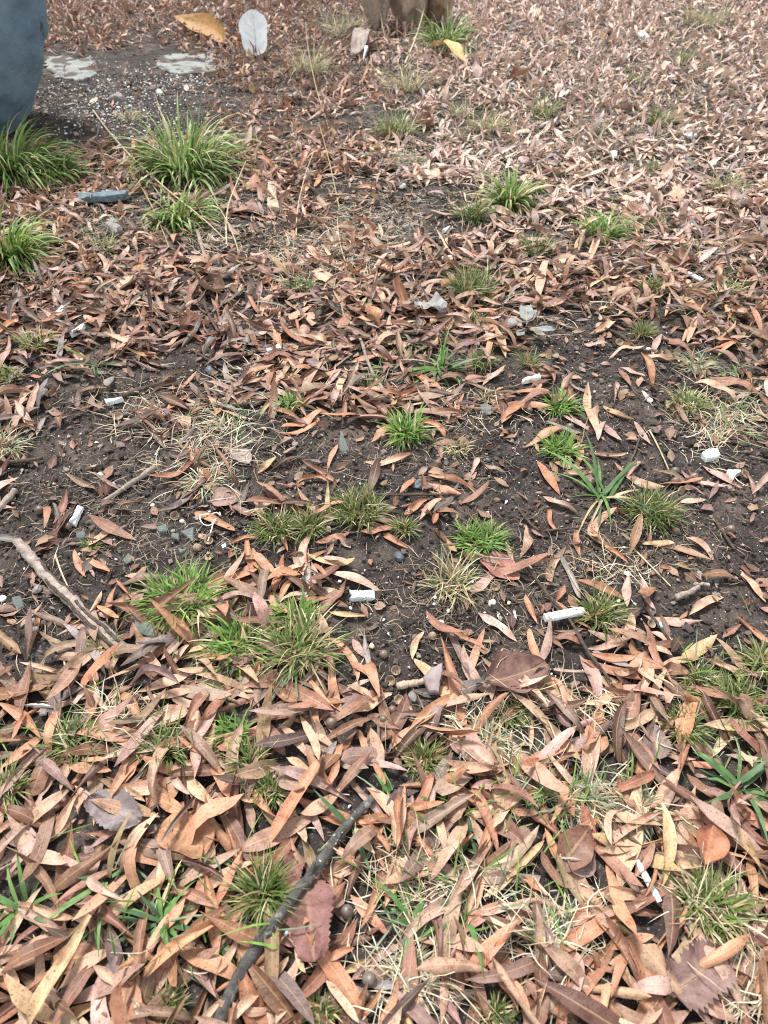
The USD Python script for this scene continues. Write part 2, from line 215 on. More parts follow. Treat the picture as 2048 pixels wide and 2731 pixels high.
SPRIGS = [(1175, 955, 130, 110, 30, 'wide', 'bright wide-bladed grass beside the forked twig'), (890, 985, 80, 90, 16, 'gray', 'gray-green bladed sprig left of the forked twig'), (250, 940, 120, 110, 11, 'wide', 'dark wide-bladed sprig beside a white chip at left'), (1050, 2105, 100, 60, 6, 'wide', 'three-bladed green sprig above the withered grass, left one'),
 (1172, 2130, 70, 60, 6, 'wide', 'green sprig right of the three-bladed sprig'), (1250, 2215, 100, 70, 7, 'wide', 'green sprig above the straw tangle'), (1095, 2420, 120, 130, 12, 'wide', 'upright green blades in the withered lower middle patch'), (1235, 2385, 190, 140, 12, 'wide', 'long green blades reaching up from the straw tangle'),
 (1975, 2070, 170, 120, 22, 'wide', 'broad green blades at the right edge, lower part'), (430, 2420, 130, 150, 20, 'wide', 'green blades poking through the lower left litter'), (70, 2390, 150, 110, 14, 'wide', 'blurred green blades at the left edge near the bottom'), (290, 2300, 120, 170, 7, 'wide', 'green blade with yellow tip below the crumpled mauve leaf'),
 (640, 1900, 80, 90, 8, 'wide', 'green blades above the thin green rosette'), (580, 2490, 160, 70, 6, 'wide', 'long flat green blade left of the mossy stick'), (940, 2175, 70, 120, 5, 'wide', 'single green blades at the tip of the mossy stick'), (600, 1265, 90, 80, 10, 'gray', 'small green sprig left of the gray spotted leaf')]
GRASSY = [t[:4] for t in TUFTS + SPRIGS]
def cover(px, py, key=0):
    px, py = np.asarray(px, float), np.asarray(py, float); c = np.ones(np.shape(px))
    w = (meshkit.fbm(np.stack([px / 70, py / 55, np.full(np.shape(px), 3.1)], -1), 3, 11) - 0.5) * 1.5
    for cx, cy, a, b, left in BARE:
        r = np.sqrt(((px - cx) / (a * 1.08)) ** 2 + ((py - cy) / (b * 1.08)) ** 2) + w * 0.8
        c = np.minimum(c, left * 0.3 + (1 - left * 0.3) * np.clip((r - 0.9) / 0.4, 0, 1))
    for cx, cy, aw, bh in GRASSY:
        r = np.sqrt(((px - cx) / (aw * .5)) ** 2 + ((py - cy - bh * .12) / (bh * .5)) ** 2) + w * 0.6
        c = np.minimum(c, 0.25 + 0.75 * np.clip((r - 0.6) / 0.5, 0, 1))
    return c

# the ground: one sheet, fine in view and coarse to the horizon
def lines(a, b, step, far):
    out = list(np.arange(a, b + 1e-9, step)); s = step
    while out[-1] < far: s *= 1.35; out.append(out[-1] + s)
    s = step
    while out[0] > -far: s *= 1.35; out.insert(0, out[0] - s)
    return np.array(out)
gx, gy = lines(-2.2, 2.2, 0.013, 120), lines(-0.15, 4.2, 0.013, 120)
X, Y = np.meshgrid(gx, gy, indexing='ij')
P3 = np.stack([X, Y, 0 * X], -1)
near = np.clip(1.5 - np.hypot(X, Y - 2) / 5, 0, 1)
Z = terrain(X, Y) - 0.002 + near * (0.006 * (meshkit.fbm(P3 * 42, 3, 21) - 0.5) + 0.0035 * (meshkit.noise(P3 * 140, 4) - 0.5))
i, j = np.meshgrid(np.arange(len(gx) - 1), np.arange(len(gy) - 1), indexing='ij'); k = len(gy)
put('ground', np.stack([X, Y, Z], -1).reshape(-1, 3), np.stack([i * k + j, (i + 1) * k + j, (i + 1) * k + j + 1, i * k + j + 1], -1).reshape(-1, 4), M['soil'], kind='structure', label='dark crumbly soil under the leaf litter')

# ---------------------------------------------------------------- shape builders
def sheets(n, L, W, bend, sbend, roll, twist, wave, seed, nu=8, nv=4, p=0.8, q=0.9, stalk=0.05, teeth=0.0, crease=0.0):
    """n curled leaves along local +x about the origin: (n, nu+1, nv+1, 3), uv, faces. All parameters are arrays of length n."""
    r = np.random.default_rng(seed)
    L, W, bend, sbend, roll, twist, wave = (np.broadcast_to(np.asarray(a, float), (n,)) for a in (L, W, bend, sbend, roll, twist, wave))
    u = np.linspace(0, 1, nu + 1); v = np.linspace(-1, 1, nv + 1)
    ph = r.uniform(0, 6.28, (n, 3))
    a = sbend[:, None] * (u - 0.5); b = bend[:, None] * (u - 0.5) + (wave[:, None] * 0.8) * np.sin(2 * PI * (u * (1 + 0.6 * r.random((n, 1)))) + ph[:, :1])
    t = np.stack([np.cos(b) * np.cos(a), np.cos(b) * np.sin(a), np.sin(b)], -1)
    mid = (t[:, 1:] + t[:, :-1]) / 2
    c = np.concatenate([np.zeros((n, 1, 3)), np.cumsum(mid, 1)], 1) * (L / nu)[:, None, None]
    c -= c[:, nu // 2][:, None]
    s = np.stack([-np.sin(a), np.cos(a), 0 * a], -1); nn = np.cross(t, s)
    tw = twist[:, None] * (u - 0.5); s, nn = s * np.cos(tw)[..., None] + nn * np.sin(tw)[..., None], nn * np.cos(tw)[..., None] - s * np.sin(tw)[..., None]
    uu = np.clip((u - stalk) / (1 - stalk), 0, 1)
    f = uu ** p * (1 - uu) ** q; f = f / f.max(); f = np.maximum(f, np.where(u < 0.97, 0.035, 0.0)); f[0] = 0.03
    w = (W / 2)[:, None] * f * (1 + 0.12 * np.sin(u * 9 + ph[:, 1:2]))
    if teeth: w = w * (1 + teeth * (np.arange(nu + 1) % 2 - 0.5) * (f > 0.15))
    rho = roll[:, None] * (0.75 + 0.5 * np.sin(u * 4 + ph[:, 2:3])); rho = np.where(np.abs(rho) < 0.02, 0.02, rho)
    an = rho[..., None] * v
    lat = np.sin(an) / rho[..., None] * w[..., None]; up = (1 - np.cos(an)) / rho[..., None] * w[..., None] + crease * np.abs(v) * w[..., None]
    up = up + wave[:, None, None] * 0.35 * w[..., None] * v ** 2 * np.sin(u[None, :, None] * 14 + ph[:, 2][:, None, None] + 2 * np.sign(v))
    V = c[:, :, None] + s[:, :, None] * lat[..., None] + nn[:, :, None] * up[..., None]
    uv = np.stack(np.broadcast_arrays(u[:, None], (v[None] + 1) / 2), -1)
    return V, uv, grid_faces(nu, nv), c
def grid_faces(nu, nv):
    i, j = np.meshgrid(np.arange(nu), np.arange(nv), indexing='ij'); k = nv + 1
    return np.stack([i * k + j, (i + 1) * k + j, (i + 1) * k + j + 1, i * k + j + 1], -1).reshape(-1, 4)
def tri(Q): return np.vstack([Q[:, [0, 1, 2]], Q[:, [0, 2, 3]]])
def joined(V, F):
    """(n, m, 3) copies of one topology as one mesh."""
    n, m = V.shape[:2]; F = tri(F) if F.shape[1] == 4 else F
    return V.reshape(-1, 3), (F[None] + (np.arange(n) * m)[:, None, None]).reshape(-1, 3)
def ribbons(base, az, elev, droop, L, W, seg=6, kink=0.0, seed=0):
    """Grass blades: (n, 2 (seg + 1), 3) strips from base points, and their faces."""
    n = len(base); u = np.linspace(0, 1, seg + 1); r = np.random.default_rng(seed)
    e = elev[:, None] - droop[:, None] * u ** 1.3; a = az[:, None] + kink * (np.cumsum(r.normal(0, 1, (n, seg + 1)), 1)) * 0.35
    t = np.stack([np.cos(e) * np.cos(a), np.cos(e) * np.sin(a), np.sin(e)], -1)
    c = np.concatenate([np.zeros((n, 1, 3)), np.cumsum((t[:, 1:] + t[:, :-1]) / 2, 1)], 1) * (L / seg)[:, None, None] + base[:, None]
    s = np.stack([-np.sin(a), np.cos(a), 0.35 * r.normal(0, 1, (n, 1)) + 0 * a], -1); s /= np.linalg.norm(s, axis=-1, keepdims=True)
    w = (W / 2)[:, None] * np.minimum(1, 0.55 + 1.5 * u) * np.clip(1.04 - u ** 2.2, 0.03, 1)
    c[..., 2] = np.maximum(c[..., 2], base[:, None, 2] + 0.001)
    V = np.stack([c - s * w[..., None], c + s * w[..., None]], 2)
    return V.reshape(n, -1, 3), grid_faces(seg, 1)
def tube(pts, rad, sides=8, lumps=0.0, seed=0, flat=1.0):
    p = np.asarray(pts, float); t = np.gradient(p, axis=0); t /= np.linalg.norm(t, axis=1, keepdims=True)
    a = np.cross(t, [0, 0, 1.0]); a /= np.linalg.norm(a, axis=1, keepdims=True) + 1e-9; b = np.cross(a, t)
    ang = np.arange(sides) * 2 * PI / sides; rad = np.broadcast_to(rad, (len(p),))[:, None] * np.ones(sides)
    if lumps:
        q = np.stack(list(np.meshgrid(np.arange(len(p)) * 0.6, np.arange(sides) * 1.0, indexing='ij')) + [np.full((len(p), sides), seed * 3.7)], -1)
        rad = rad * (1 + lumps * (meshkit.noise(q, seed) - 0.5) * 2)
    V = p[:, None] + rad[..., None] * (np.cos(ang)[None, :, None] * a[:, None] + flat * np.sin(ang)[None, :, None] * b[:, None])
    n = len(p); i, j = np.meshgrid(np.arange(n - 1), np.arange(sides), indexing='ij')
    F = tri(np.stack([i * sides + j, i * sides + (j + 1) % sides, (i + 1) * sides + (j + 1) % sides, (i + 1) * sides + j], -1).reshape(-1, 4))
    V = np.vstack([V.reshape(-1, 3), p[:1], p[-1:]]); e = n * sides; j = np.arange(sides)
    return V, np.vstack([F, np.stack([(j + 1) % sides, j, np.full(sides, e)], 1), np.stack([(n - 1) * sides + j, (n - 1) * sides + (j + 1) % sides, np.full(sides, e + 1)], 1)])
def spline(pts, n):
    p = np.asarray(pts, float); d = np.concatenate([[0], np.cumsum(np.linalg.norm(np.diff(p, axis=0), axis=1))]); d /= d[-1]
    if len(p) < 3: return np.stack([np.interp(np.linspace(0, 1, n), d, c) for c in p.T], 1)
    from scipy.interpolate import PchipInterpolator
    return PchipInterpolator(d, p, axis=0)(np.linspace(0, 1, n))
def slab(poly, z, h, bevel, jit=0.0, seed=0, step=0.006, tilt=(0, 0), bumps=0.35):
    """A flat stone, chip or shard: an outline on the ground (n, 2) with roughened edge, height and chamfer."""
    r = np.random.default_rng(seed); poly = np.asarray(poly, float)
    if Polygon(poly).exterior.is_ccw is False: poly = poly[::-1]
    pts = []
    for a, b in zip(poly, np.roll(poly, -1, 0)):
        m = max(1, int(np.linalg.norm(b - a) / step))
        for k in range(m): pts.append(a + (b - a) * k / m + r.normal(0, jit, 2))
    o = np.array(pts); n = len(o); c = o.mean(0)
    inner = np.array(o); d = o - c; inner = o - d / np.linalg.norm(d, axis=1, keepdims=True) * bevel
    V = np.vstack([np.c_[o, np.full(n, z)], np.c_[o, np.full(n, z + h - bevel)], np.c_[inner, np.full(n, z + h)], [[*c, z + h]]])
    V[:, 2] += (V[:, 0] - c[0]) * tilt[0] + (V[:, 1] - c[1]) * tilt[1]
    V[n:, 2] += (meshkit.noise(V[n:] * 90, seed) - 0.5) * h * bumps
    k = np.arange(n); l = (k + 1) % n
    return V, np.vstack([tri(np.stack([k, l, l + n, k + n], 1)), tri(np.stack([k + n, l + n, l + 2 * n, k + 2 * n], 1)), np.stack([k + 2 * n, l + 2 * n, np.full(n, 3 * n)], 1)])
def pebble(c, r, flat, seed, sub=2, rough_=0.25, aspect=1.0, yaw=0.0):
    m = trimesh.creation.icosphere(sub); V = np.array(m.vertices); V = V * (1 + rough_ * (meshkit.fbm(V * 1.4 + seed * 7.1, 3, seed) - 0.5) * 2)[:, None]
    V = V * [r, r * aspect, r * flat]; cs, sn = math.cos(yaw), math.sin(yaw); V = np.stack([V[:, 0] * cs - V[:, 1] * sn, V[:, 0] * sn + V[:, 1] * cs, V[:, 2]], 1)
    return V + np.asarray(c) + [0, 0, r * flat * 0.7], np.array(m.faces)
def lathe(prof, sides=18):
    prof = np.asarray(prof, float); a = np.arange(sides) * 2 * PI / sides
    V = np.stack([prof[:, 0][:, None] * np.cos(a), prof[:, 0][:, None] * np.sin(a), prof[:, 1][:, None] + 0 * a], -1).reshape(-1, 3); n = len(prof)
    i, j = np.meshgrid(np.arange(n - 1), np.arange(sides), indexing='ij')
    return V, tri(np.stack([i * sides + j, i * sides + (j + 1) % sides, (i + 1) * sides + (j + 1) % sides, (i + 1) * sides + j], -1).reshape(-1, 4))
def turn(V, ax, ay, az):
    return V @ trimesh.transformations.euler_matrix(ax, ay, az)[:3, :3].T

# ---------------------------------------------------------------- the leaf litter
TONE = {'t': (0.46, 0.295, 0.205), 'p': (0.41, 0.27, 0.224), 'o': (0.4, 0.196, 0.118), 'b': (0.235, 0.124, 0.086), 'd': (0.165, 0.108, 0.096), 'g': (0.25, 0.215, 0.2), 'y': (0.45, 0.305, 0.175)}
KEYS = 'tpobdgy'; PAL = np.array([TONE[k] for k in KEYS])
def palette(px, py):
    w = np.tile(np.array([.28, .2, .17, .2, .09, .03, .03]), (len(px), 1))
    w[(px < 1000) & (py < 260)] = [.13, .12, .08, .42, .21, .02, .02]
    w[(px > 1000) & (py < 720)] = [.36, .36, .02, .1, .06, .07, .03]
    w[(px < 700) & (py > 740) & (py < 1400)] = [.15, .12, .15, .3, .19, .09, 0]
    w[py > 1850] = [.27, .17, .29, .19, .05, .01, .02]
    return w
CELL, X0, Y0 = 0.016, -4.6, -0.6
pile = np.zeros((int(9.2 / CELL), int(8.4 / CELL)))
def cell(x, y): return np.clip(((x - X0) / CELL).astype(int), 0, pile.shape[0] - 1), np.clip(((y - Y0) / CELL).astype(int), 0, pile.shape[1] - 1)
def footprint(V):                                # centre line cells of each leaf
    c = V[:, :, V.shape[2] // 2, :2]; return cell(c[..., 0], c[..., 1])
def lay(V, rise):
    """Sets leaves down on the pile so far and raises it under them."""
    i, j = footprint(V); h = np.percentile(pile[i, j], 60, axis=1)
    g = terrain(V[:, V.shape[1] // 2, V.shape[2] // 2, 0], V[:, V.shape[1] // 2, V.shape[2] // 2, 1])
    low = np.percentile(V[..., 2].reshape(len(V), -1), 12, axis=1)
    V[..., 2] += (g + h - low + 0.0012)[:, None, None]
    np.maximum.at(pile, (i.ravel(), j.ravel()), np.repeat(h + rise, i.shape[1])); return V
def place(V, yaw, pitch, tilt, x, y):
    c, s = np.cos(tilt), np.sin(tilt); Y, Zz = V[..., 1].copy(), V[..., 2].copy()
    V[..., 1], V[..., 2] = Y * c[:, None, None] - Zz * s[:, None, None], Y * s[:, None, None] + Zz * c[:, None, None]
    c, s = np.cos(pitch), np.sin(pitch); Xx, Zz = V[..., 0].copy(), V[..., 2].copy()
    V[..., 0], V[..., 2] = Xx * c[:, None, None] - Zz * s[:, None, None], Xx * s[:, None, None] + Zz * c[:, None, None]
    c, s = np.cos(yaw), np.sin(yaw); Xx, Y = V[..., 0].copy(), V[..., 1].copy()
    V[..., 0], V[..., 1] = Xx * c[:, None, None] - Y * s[:, None, None] + x[:, None, None], Xx * s[:, None, None] + Y * c[:, None, None] + y[:, None, None]
    return V
LIT = []
def scatter(n, seed, ymin, ymax, Lr, shade, nu, nv, tiltmax, rise, keep=None, frag=False, curl=1.0):
    r = np.random.default_rng(seed)
    y = r.uniform(ymin, ymax, n * 3); half = 0.62 + 0.50 * np.maximum(y, 0); x = r.uniform(-1, 1, n * 3) * (0.62 + 0.50 * ymax); ok = np.abs(x) < half; x, y = x[ok][:n], y[ok][:n]
    q = project(np.stack([x, y, 0 * x], -1)); c = cover(q[:, 0], q[:, 1])
    ok = r.random(len(x)) < (c if keep is None else keep(c, q)); x, y, q, c = x[ok], y[ok], q[ok], c[ok]; n = len(x)
    L = np.clip(r.normal(Lr[0], Lr[1], n), Lr[0] * 0.45, Lr[0] * 1.7); W = L * (r.uniform(0.115, 0.205, n) if not frag else r.uniform(0.2, 0.6, n))
    V, uv, F, _ = sheets(n, L, W, r.normal(0.05, 0.55 * curl, n), r.normal(0, 0.4 * curl, n), r.normal(0.45, 0.95 * curl, n), r.normal(0, 0.5 * curl, n), np.abs(r.normal(0, 0.2 * curl, n)), seed + 1, nu, nv, 0.62 if not frag else 0.4, 0.78 if not frag else 0.4, crease=0.08)
    V = place(V, r.uniform(0, 2 * PI, n), r.normal(0, tiltmax, n), r.normal(0, tiltmax, n), x, y)
    V = lay(V, rise)
    w = palette(q[:, 0], q[:, 1]); w = np.cumsum(w / w.sum(1, keepdims=True), 1); idx = (r.random(n)[:, None] > w).sum(1).clip(0, 6)
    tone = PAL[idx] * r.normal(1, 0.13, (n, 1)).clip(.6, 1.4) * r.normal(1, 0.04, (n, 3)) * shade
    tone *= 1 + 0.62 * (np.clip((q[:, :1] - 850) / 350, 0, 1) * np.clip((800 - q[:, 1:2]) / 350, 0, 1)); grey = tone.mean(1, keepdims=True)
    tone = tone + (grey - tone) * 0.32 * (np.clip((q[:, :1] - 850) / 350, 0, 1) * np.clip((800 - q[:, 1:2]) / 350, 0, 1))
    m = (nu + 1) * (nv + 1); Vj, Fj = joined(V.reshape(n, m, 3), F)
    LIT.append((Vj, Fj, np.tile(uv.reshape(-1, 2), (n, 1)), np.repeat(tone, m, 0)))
def flush(name, m, label, group=None):
    at_ = 0; Fs = []
    for V, F, _, _ in LIT: Fs.append(F + at_); at_ += len(V)
    put(name, np.vstack([a[0] for a in LIT]), np.vstack(Fs), m, uv=np.vstack([a[2] for a in LIT]), tone=np.vstack([a[3] for a in LIT]), label=label, kind='stuff'); LIT.clear()
NEAR, MID, FAR = 1.35, 2.6, 6.6
bits = lambda c, q: 0.75 + 0 * c
scatter(9500, 1, -0.3, MID, (0.019, 0.009), 0.6, 3, 2, 0.35, 0.0008, bits, True)
scatter(4200, 2, MID, FAR, (0.03, 0.01), 0.7, 3, 2, 0.35, 0.001, bits, True)
flush('leaf_fragments', M['leaf'], 'small broken bits of dry leaf on the soil')
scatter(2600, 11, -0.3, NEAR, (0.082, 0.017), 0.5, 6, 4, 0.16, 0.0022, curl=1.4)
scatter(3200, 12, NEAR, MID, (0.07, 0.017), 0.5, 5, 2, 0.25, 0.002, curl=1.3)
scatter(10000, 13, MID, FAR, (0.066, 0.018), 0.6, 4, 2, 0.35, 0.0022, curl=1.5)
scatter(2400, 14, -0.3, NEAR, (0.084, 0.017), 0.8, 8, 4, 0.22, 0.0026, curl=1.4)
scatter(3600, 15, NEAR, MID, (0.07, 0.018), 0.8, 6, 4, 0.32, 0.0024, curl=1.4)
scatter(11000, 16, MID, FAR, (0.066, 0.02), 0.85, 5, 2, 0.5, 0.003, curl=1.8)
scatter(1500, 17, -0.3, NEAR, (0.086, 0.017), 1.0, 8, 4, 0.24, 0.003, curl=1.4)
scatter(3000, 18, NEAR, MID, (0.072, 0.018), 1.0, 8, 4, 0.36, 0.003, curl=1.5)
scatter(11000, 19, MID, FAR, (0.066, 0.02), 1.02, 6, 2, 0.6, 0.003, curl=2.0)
torn = lambda cc, q: 0.75 * (cc > .6)
scatter(420, 21, -0.3, NEAR, (0.05, 0.014), 0.8, 8, 4, 0.25, 0.002, torn, True, 1.2)
scatter(800, 22, NEAR, MID, (0.055, 0.016), 0.85, 8, 4, 0.35, 0.002, torn, True, 1.6)
scatter(2600, 23, MID, FAR, (0.06, 0.02), 0.9, 6, 3, 0.5, 0.002, torn, True, 2.0)
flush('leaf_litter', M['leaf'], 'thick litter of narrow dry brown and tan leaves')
# ---------------------------------------------------------------- single leaves, each read off the photograph: crop origin | ends, width (in crop units), colour
TRACED = {
(680, 680): "170,1112,425,995,55,o 690,1312,990,1245,42,t 297,1315,522,1445,50,b 262,1440,455,1428,28,o 455,1352,525,1190,30,o 0,1365,125,1260,40,y 1090,1400,1405,1508,50,t 1088,1435,1305,1525,40,o 1140,1170,1175,1298,40,b 1370,1380,1420,1260,35,p 1110,1190,1270,1175,45,b 915,1500,1005,1370,40,o 785,1530,800,1450,40,p 700,900,850,1030,45,b 735,1150,870,1045,45,o 1000,760,1175,870,45,o 1040,1050,1200,1130,45,o 610,670,780,625,35,o 720,650,920,640,35,o 1060,800,1280,770,40,b 1320,775,1480,765,40,b 200,260,415,240,45,b 670,200,850,330,50,b 220,430,350,310,45,t 560,720,635,865,40,y 285,930,320,810,35,o 440,980,590,860,45,b 320,850,520,870,35,b 555,1060,575,910,30,b 1285,1010,1320,880,30,o 1180,900,1260,810,35,o 1510,915,1650,870,35,b 1480,1100,1530,1030,40,o 1560,1055,1659,920,50,o 1395,340,1540,350,40,o 1480,530,1610,610,35,o 840,865,880,750,40,p 495,610,620,630,30,t 940,1650,1090,1545,45,o 1040,1650,1180,1530,40,t 1285,1565,1480,1440,35,b",
(1348, 680): "512,830,585,1155,55,t 590,1150,640,1030,40,p 690,935,712,785,45,p 715,700,795,825,38,b 625,680,680,755,45,b 610,960,815,1045,50,y 805,1065,912,1208,38,p 725,710,885,770,32,p 120,1170,400,1040,45,o 425,1035,510,955,35,o 130,925,255,1010,40,b 0,1020,115,920,70,o 235,1530,465,1620,50,p 205,1290,355,1490,50,o 300,1330,500,1355,50,t 360,1395,560,1380,55,t 440,1340,455,1170,45,o 765,1400,850,1305,40,p 1195,1185,1255,1255,45,p 1245,1330,1500,1475,38,p 1100,1550,1270,1535,32,p 530,1260,760,1275,28,t 895,1430,975,1340,30,b 500,540,670,565,35,p 930,620,985,505,40,p 975,460,1030,525,35,t 530,490,680,400,50,t 710,395,765,225,40,t 195,360,430,285,45,t 170,275,325,270,35,t 210,240,265,10,50,t 570,215,740,220,30,t 1120,570,1215,410,50,t 1180,750,1305,720,40,t 880,635,1085,660,25,t 1070,810,1110,690,28,t 1300,740,1610,860,55,b 1200,780,1460,890,45,t 240,400,385,455,40,p 285,1655,315,1600,35,o 150,775,215,690,45,o 230,690,310,790,40,b 1390,340,1580,400,40,t",
(0, 1360): "335,130,430,0,45,d 520,220,720,100,55,t 470,250,540,420,50,o 530,290,695,385,40,o 555,20,620,120,35,o 740,455,845,575,45,o 850,520,935,790,65,o 780,405,945,440,38,o 980,480,1150,430,45,t 595,585,745,670,35,o 860,770,1035,1050,65,t 910,815,1105,875,50,p 680,1055,785,845,45,t 870,1130,1210,1010,60,t 870,1195,1240,1130,50,t 1220,1120,1575,1200,70,t 1240,1045,1600,1140,50,y 1075,1010,1200,850,40,t 1290,860,1370,1000,45,o 1185,890,1310,850,45,y 1085,790,1300,690,45,t 1165,660,1420,640,50,o 410,735,670,1050,60,g 660,1195,830,1115,45,b 470,1250,550,1130,40,p 600,1130,685,1270,40,t 1080,1180,1290,1255,55,t 1340,1220,1415,1310,50,o 680,1445,815,1520,50,o 760,1590,890,1440,55,t 890,1600,1000,1545,50,t 0,1090,125,1250,70,t 0,1230,270,1450,75,o 1260,1650,1365,1340,55,y 1320,1550,1460,1659,60,p 1125,1580,1240,1659,65,t 180,1480,300,1640,65,b 470,1640,680,1600,60,o 1560,150,1610,415,45,o 1600,250,1659,380,50,o 1430,210,1640,165,30,o 1210,10,1495,150,55,o 1560,515,1659,430,55,o 1480,860,1550,700,45,o 0,600,100,665,50,o",
(680, 1360): "315,445,370,130,65,t 320,300,635,345,40,y 0,500,185,360,60,t 100,430,350,335,35,t 0,260,130,400,80,o 135,120,205,255,35,o 380,210,600,145,40,o 660,130,880,115,38,o 810,145,970,240,45,o 670,65,870,80,28,b 1125,120,1275,275,45,o 465,375,815,505,50,p 460,630,710,660,38,y 155,560,265,395,40,o 375,480,480,420,35,t 80,490,215,670,55,o 265,570,480,545,40,o 415,640,475,780,45,t 460,810,645,1110,55,o 455,830,500,1140,40,b 505,965,560,1285,60,o 615,810,700,940,50,p 690,770,740,1050,45,g 730,1030,820,1190,35,b 995,945,1070,760,45,t 1175,790,1300,1285,75,o 1195,790,1455,895,38,o 1345,1095,1450,760,50,o 1410,645,1659,820,50,p 1365,545,1570,340,65,p 1530,1010,1570,870,45,o 565,1340,870,1160,70,t 580,1120,740,1200,40,t 605,960,760,1050,45,o 85,1095,290,1235,75,o 380,1200,425,1390,45,o 1060,1440,1195,1170,75,d 710,1330,920,1400,60,b 865,1500,1020,1370,60,t 730,1390,800,1659,75,t 1190,1600,1659,1550,60,t 1230,1640,1659,1620,60,t 195,1560,350,1659,50,y 150,1350,335,1560,55,t 0,1250,190,1540,95,b 385,1400,520,1500,45,t 455,1659,560,1490,60,o 665,1400,725,1540,40,o 380,1640,520,1470,45,g 970,1230,1080,1330,50,t 1580,200,1650,400,30,t",
(1348, 1360): "285,0,340,150,40,o 560,225,690,10,65,t 520,130,770,370,45,o 455,95,475,305,40,o 860,215,1065,225,40,y 1140,185,1315,315,45,t 1455,350,1655,575,40,t 1160,665,1395,530,65,p 310,300,450,600,45,g 130,520,205,720,45,o 155,740,240,980,50,o 645,880,790,660,50,t 700,880,800,640,60,t 790,390,770,610,60,p 860,430,940,640,45,p 240,790,370,880,45,b 315,790,480,830,45,b 520,905,815,940,50,o 680,1055,850,940,60,t 920,760,1080,880,45,p 1095,980,1330,800,95,y 950,1010,1120,920,60,t 880,840,1060,910,50,t 1240,920,1510,1065,50,t 560,1050,850,1190,60,t 820,1180,910,960,75,t 965,1345,1010,1030,50,t 1020,1260,1075,1020,70,t 690,1400,960,1240,80,t 270,1150,410,1390,80,d 475,1530,600,1230,75,o 500,1220,690,1150,50,t 100,1600,430,1440,70,o 330,1590,500,1545,75,o 820,1659,920,1490,80,o 1360,830,1480,740,45,b 1445,670,1659,850,45,o 480,680,655,625,28,o",
(0, 2031): "0,620,435,650,100,t 130,520,275,210,75,p 140,555,370,320,45,o 330,460,480,200,60,t 445,50,700,55,90,o 720,210,880,0,75,o 950,160,1205,330,85,o 1130,10,1380,290,75,y 1085,70,1200,210,65,p 1330,0,1475,250,85,o 1480,0,1600,200,80,t 1430,420,1540,760,75,o 1510,230,1659,220,60,y 700,650,975,320,75,t 800,600,1070,670,65,o 485,700,780,885,75,p 560,1075,1045,740,85,y 105,1180,455,1070,75,t 150,1659,590,880,85,y 370,1420,695,1170,85,t 690,1020,840,1450,110,d 130,900,480,1000,80,t 120,930,400,1090,110,p 1290,680,1375,1240,95,o 1000,1085,1180,840,60,o 920,1500,1095,1210,85,t 590,1290,790,1440,85,t 1370,1360,1500,1130,70,t 1390,940,1610,1150,95,y 0,1250,115,1550,90,t 320,570,560,660,70,p 850,1040,950,1190,80,o 800,1200,890,1640,75,t 1440,1659,1659,1430,75,t 1250,1659,1400,1500,60,t",
(680, 2031): "0,190,140,360,75,o 130,250,330,530,65,t 205,0,415,160,55,y 290,335,550,150,75,t 440,180,530,0,75,o 745,0,825,150,65,o 835,180,890,530,50,t 900,540,950,130,50,o 960,350,1120,50,70,o 970,400,1130,600,75,o 625,390,760,590,50,y 640,360,850,560,70,o 650,200,830,400,80,p 500,530,680,650,75,o 410,670,510,800,60,o 495,720,640,670,70,t 600,840,840,1090,75,o 1080,610,1280,760,70,p 1450,850,1659,640,75,y 1310,1090,1590,880,75,o 920,1180,1310,890,90,p 1190,0,1560,60,75,t 1330,330,1580,290,80,t 1370,160,1600,150,70,p 1500,430,1650,250,70,t 450,1360,740,1240,65,y 435,1360,660,1659,60,t 140,1659,300,1190,85,t 1165,1659,1255,1160,60,t 1400,1210,1659,1600,110,o 450,1260,630,1170,70,o 0,1390,210,1230,70,t 1270,1200,1430,1400,60,t 1010,1480,1110,1659,100,t 740,1430,940,1430,75,g",
(1348, 2031): "270,1240,740,970,110,o 390,1540,460,1200,120,p 580,1659,650,1380,110,t 640,1285,910,1160,75,t 655,1190,930,1100,75,o 930,1270,1150,840,85,o 250,420,365,660,85,o 0,760,245,500,70,y 215,570,400,800,75,b 60,720,260,850,80,o 35,310,210,320,85,o 560,580,1030,490,90,t 705,600,860,870,75,d 820,730,940,510,80,b 875,860,960,660,45,o 925,570,1140,720,70,d 830,480,910,230,60,y 915,290,1115,30,100,t 815,100,930,0,80,o 720,90,820,310,80,b 1130,90,1400,200,60,b 1210,210,1530,290,55,p 1330,330,1659,740,75,y 1390,450,1440,290,80,t 1510,1110,1659,980,75,t 1590,1480,1659,1290,80,o 660,1300,860,1480,110,b 1140,1460,1480,1640,110,t 120,1370,260,1640,70,b 0,1330,150,1580,120,o",
}
LEAVES = []                                      # px ends, width px, colour
for (ox, oy), rows in TRACED.items():
    for row in rows.split():
        *nums, c = row.split(','); a = np.array(list(map(float, nums))) * 700 / 1659
        LEAVES.append((a[0] + ox, a[1] + oy, a[2] + ox, a[3] + oy, a[4], c))
size = [math.hypot(l[2] - l[0], l[3] - l[1]) for l in LEAVES]
keep = set(sorted(range(len(LEAVES)), key=lambda k: -size[k])[:300]); LEAVES = [l for k, l in enumerate(LEAVES) if k in keep]
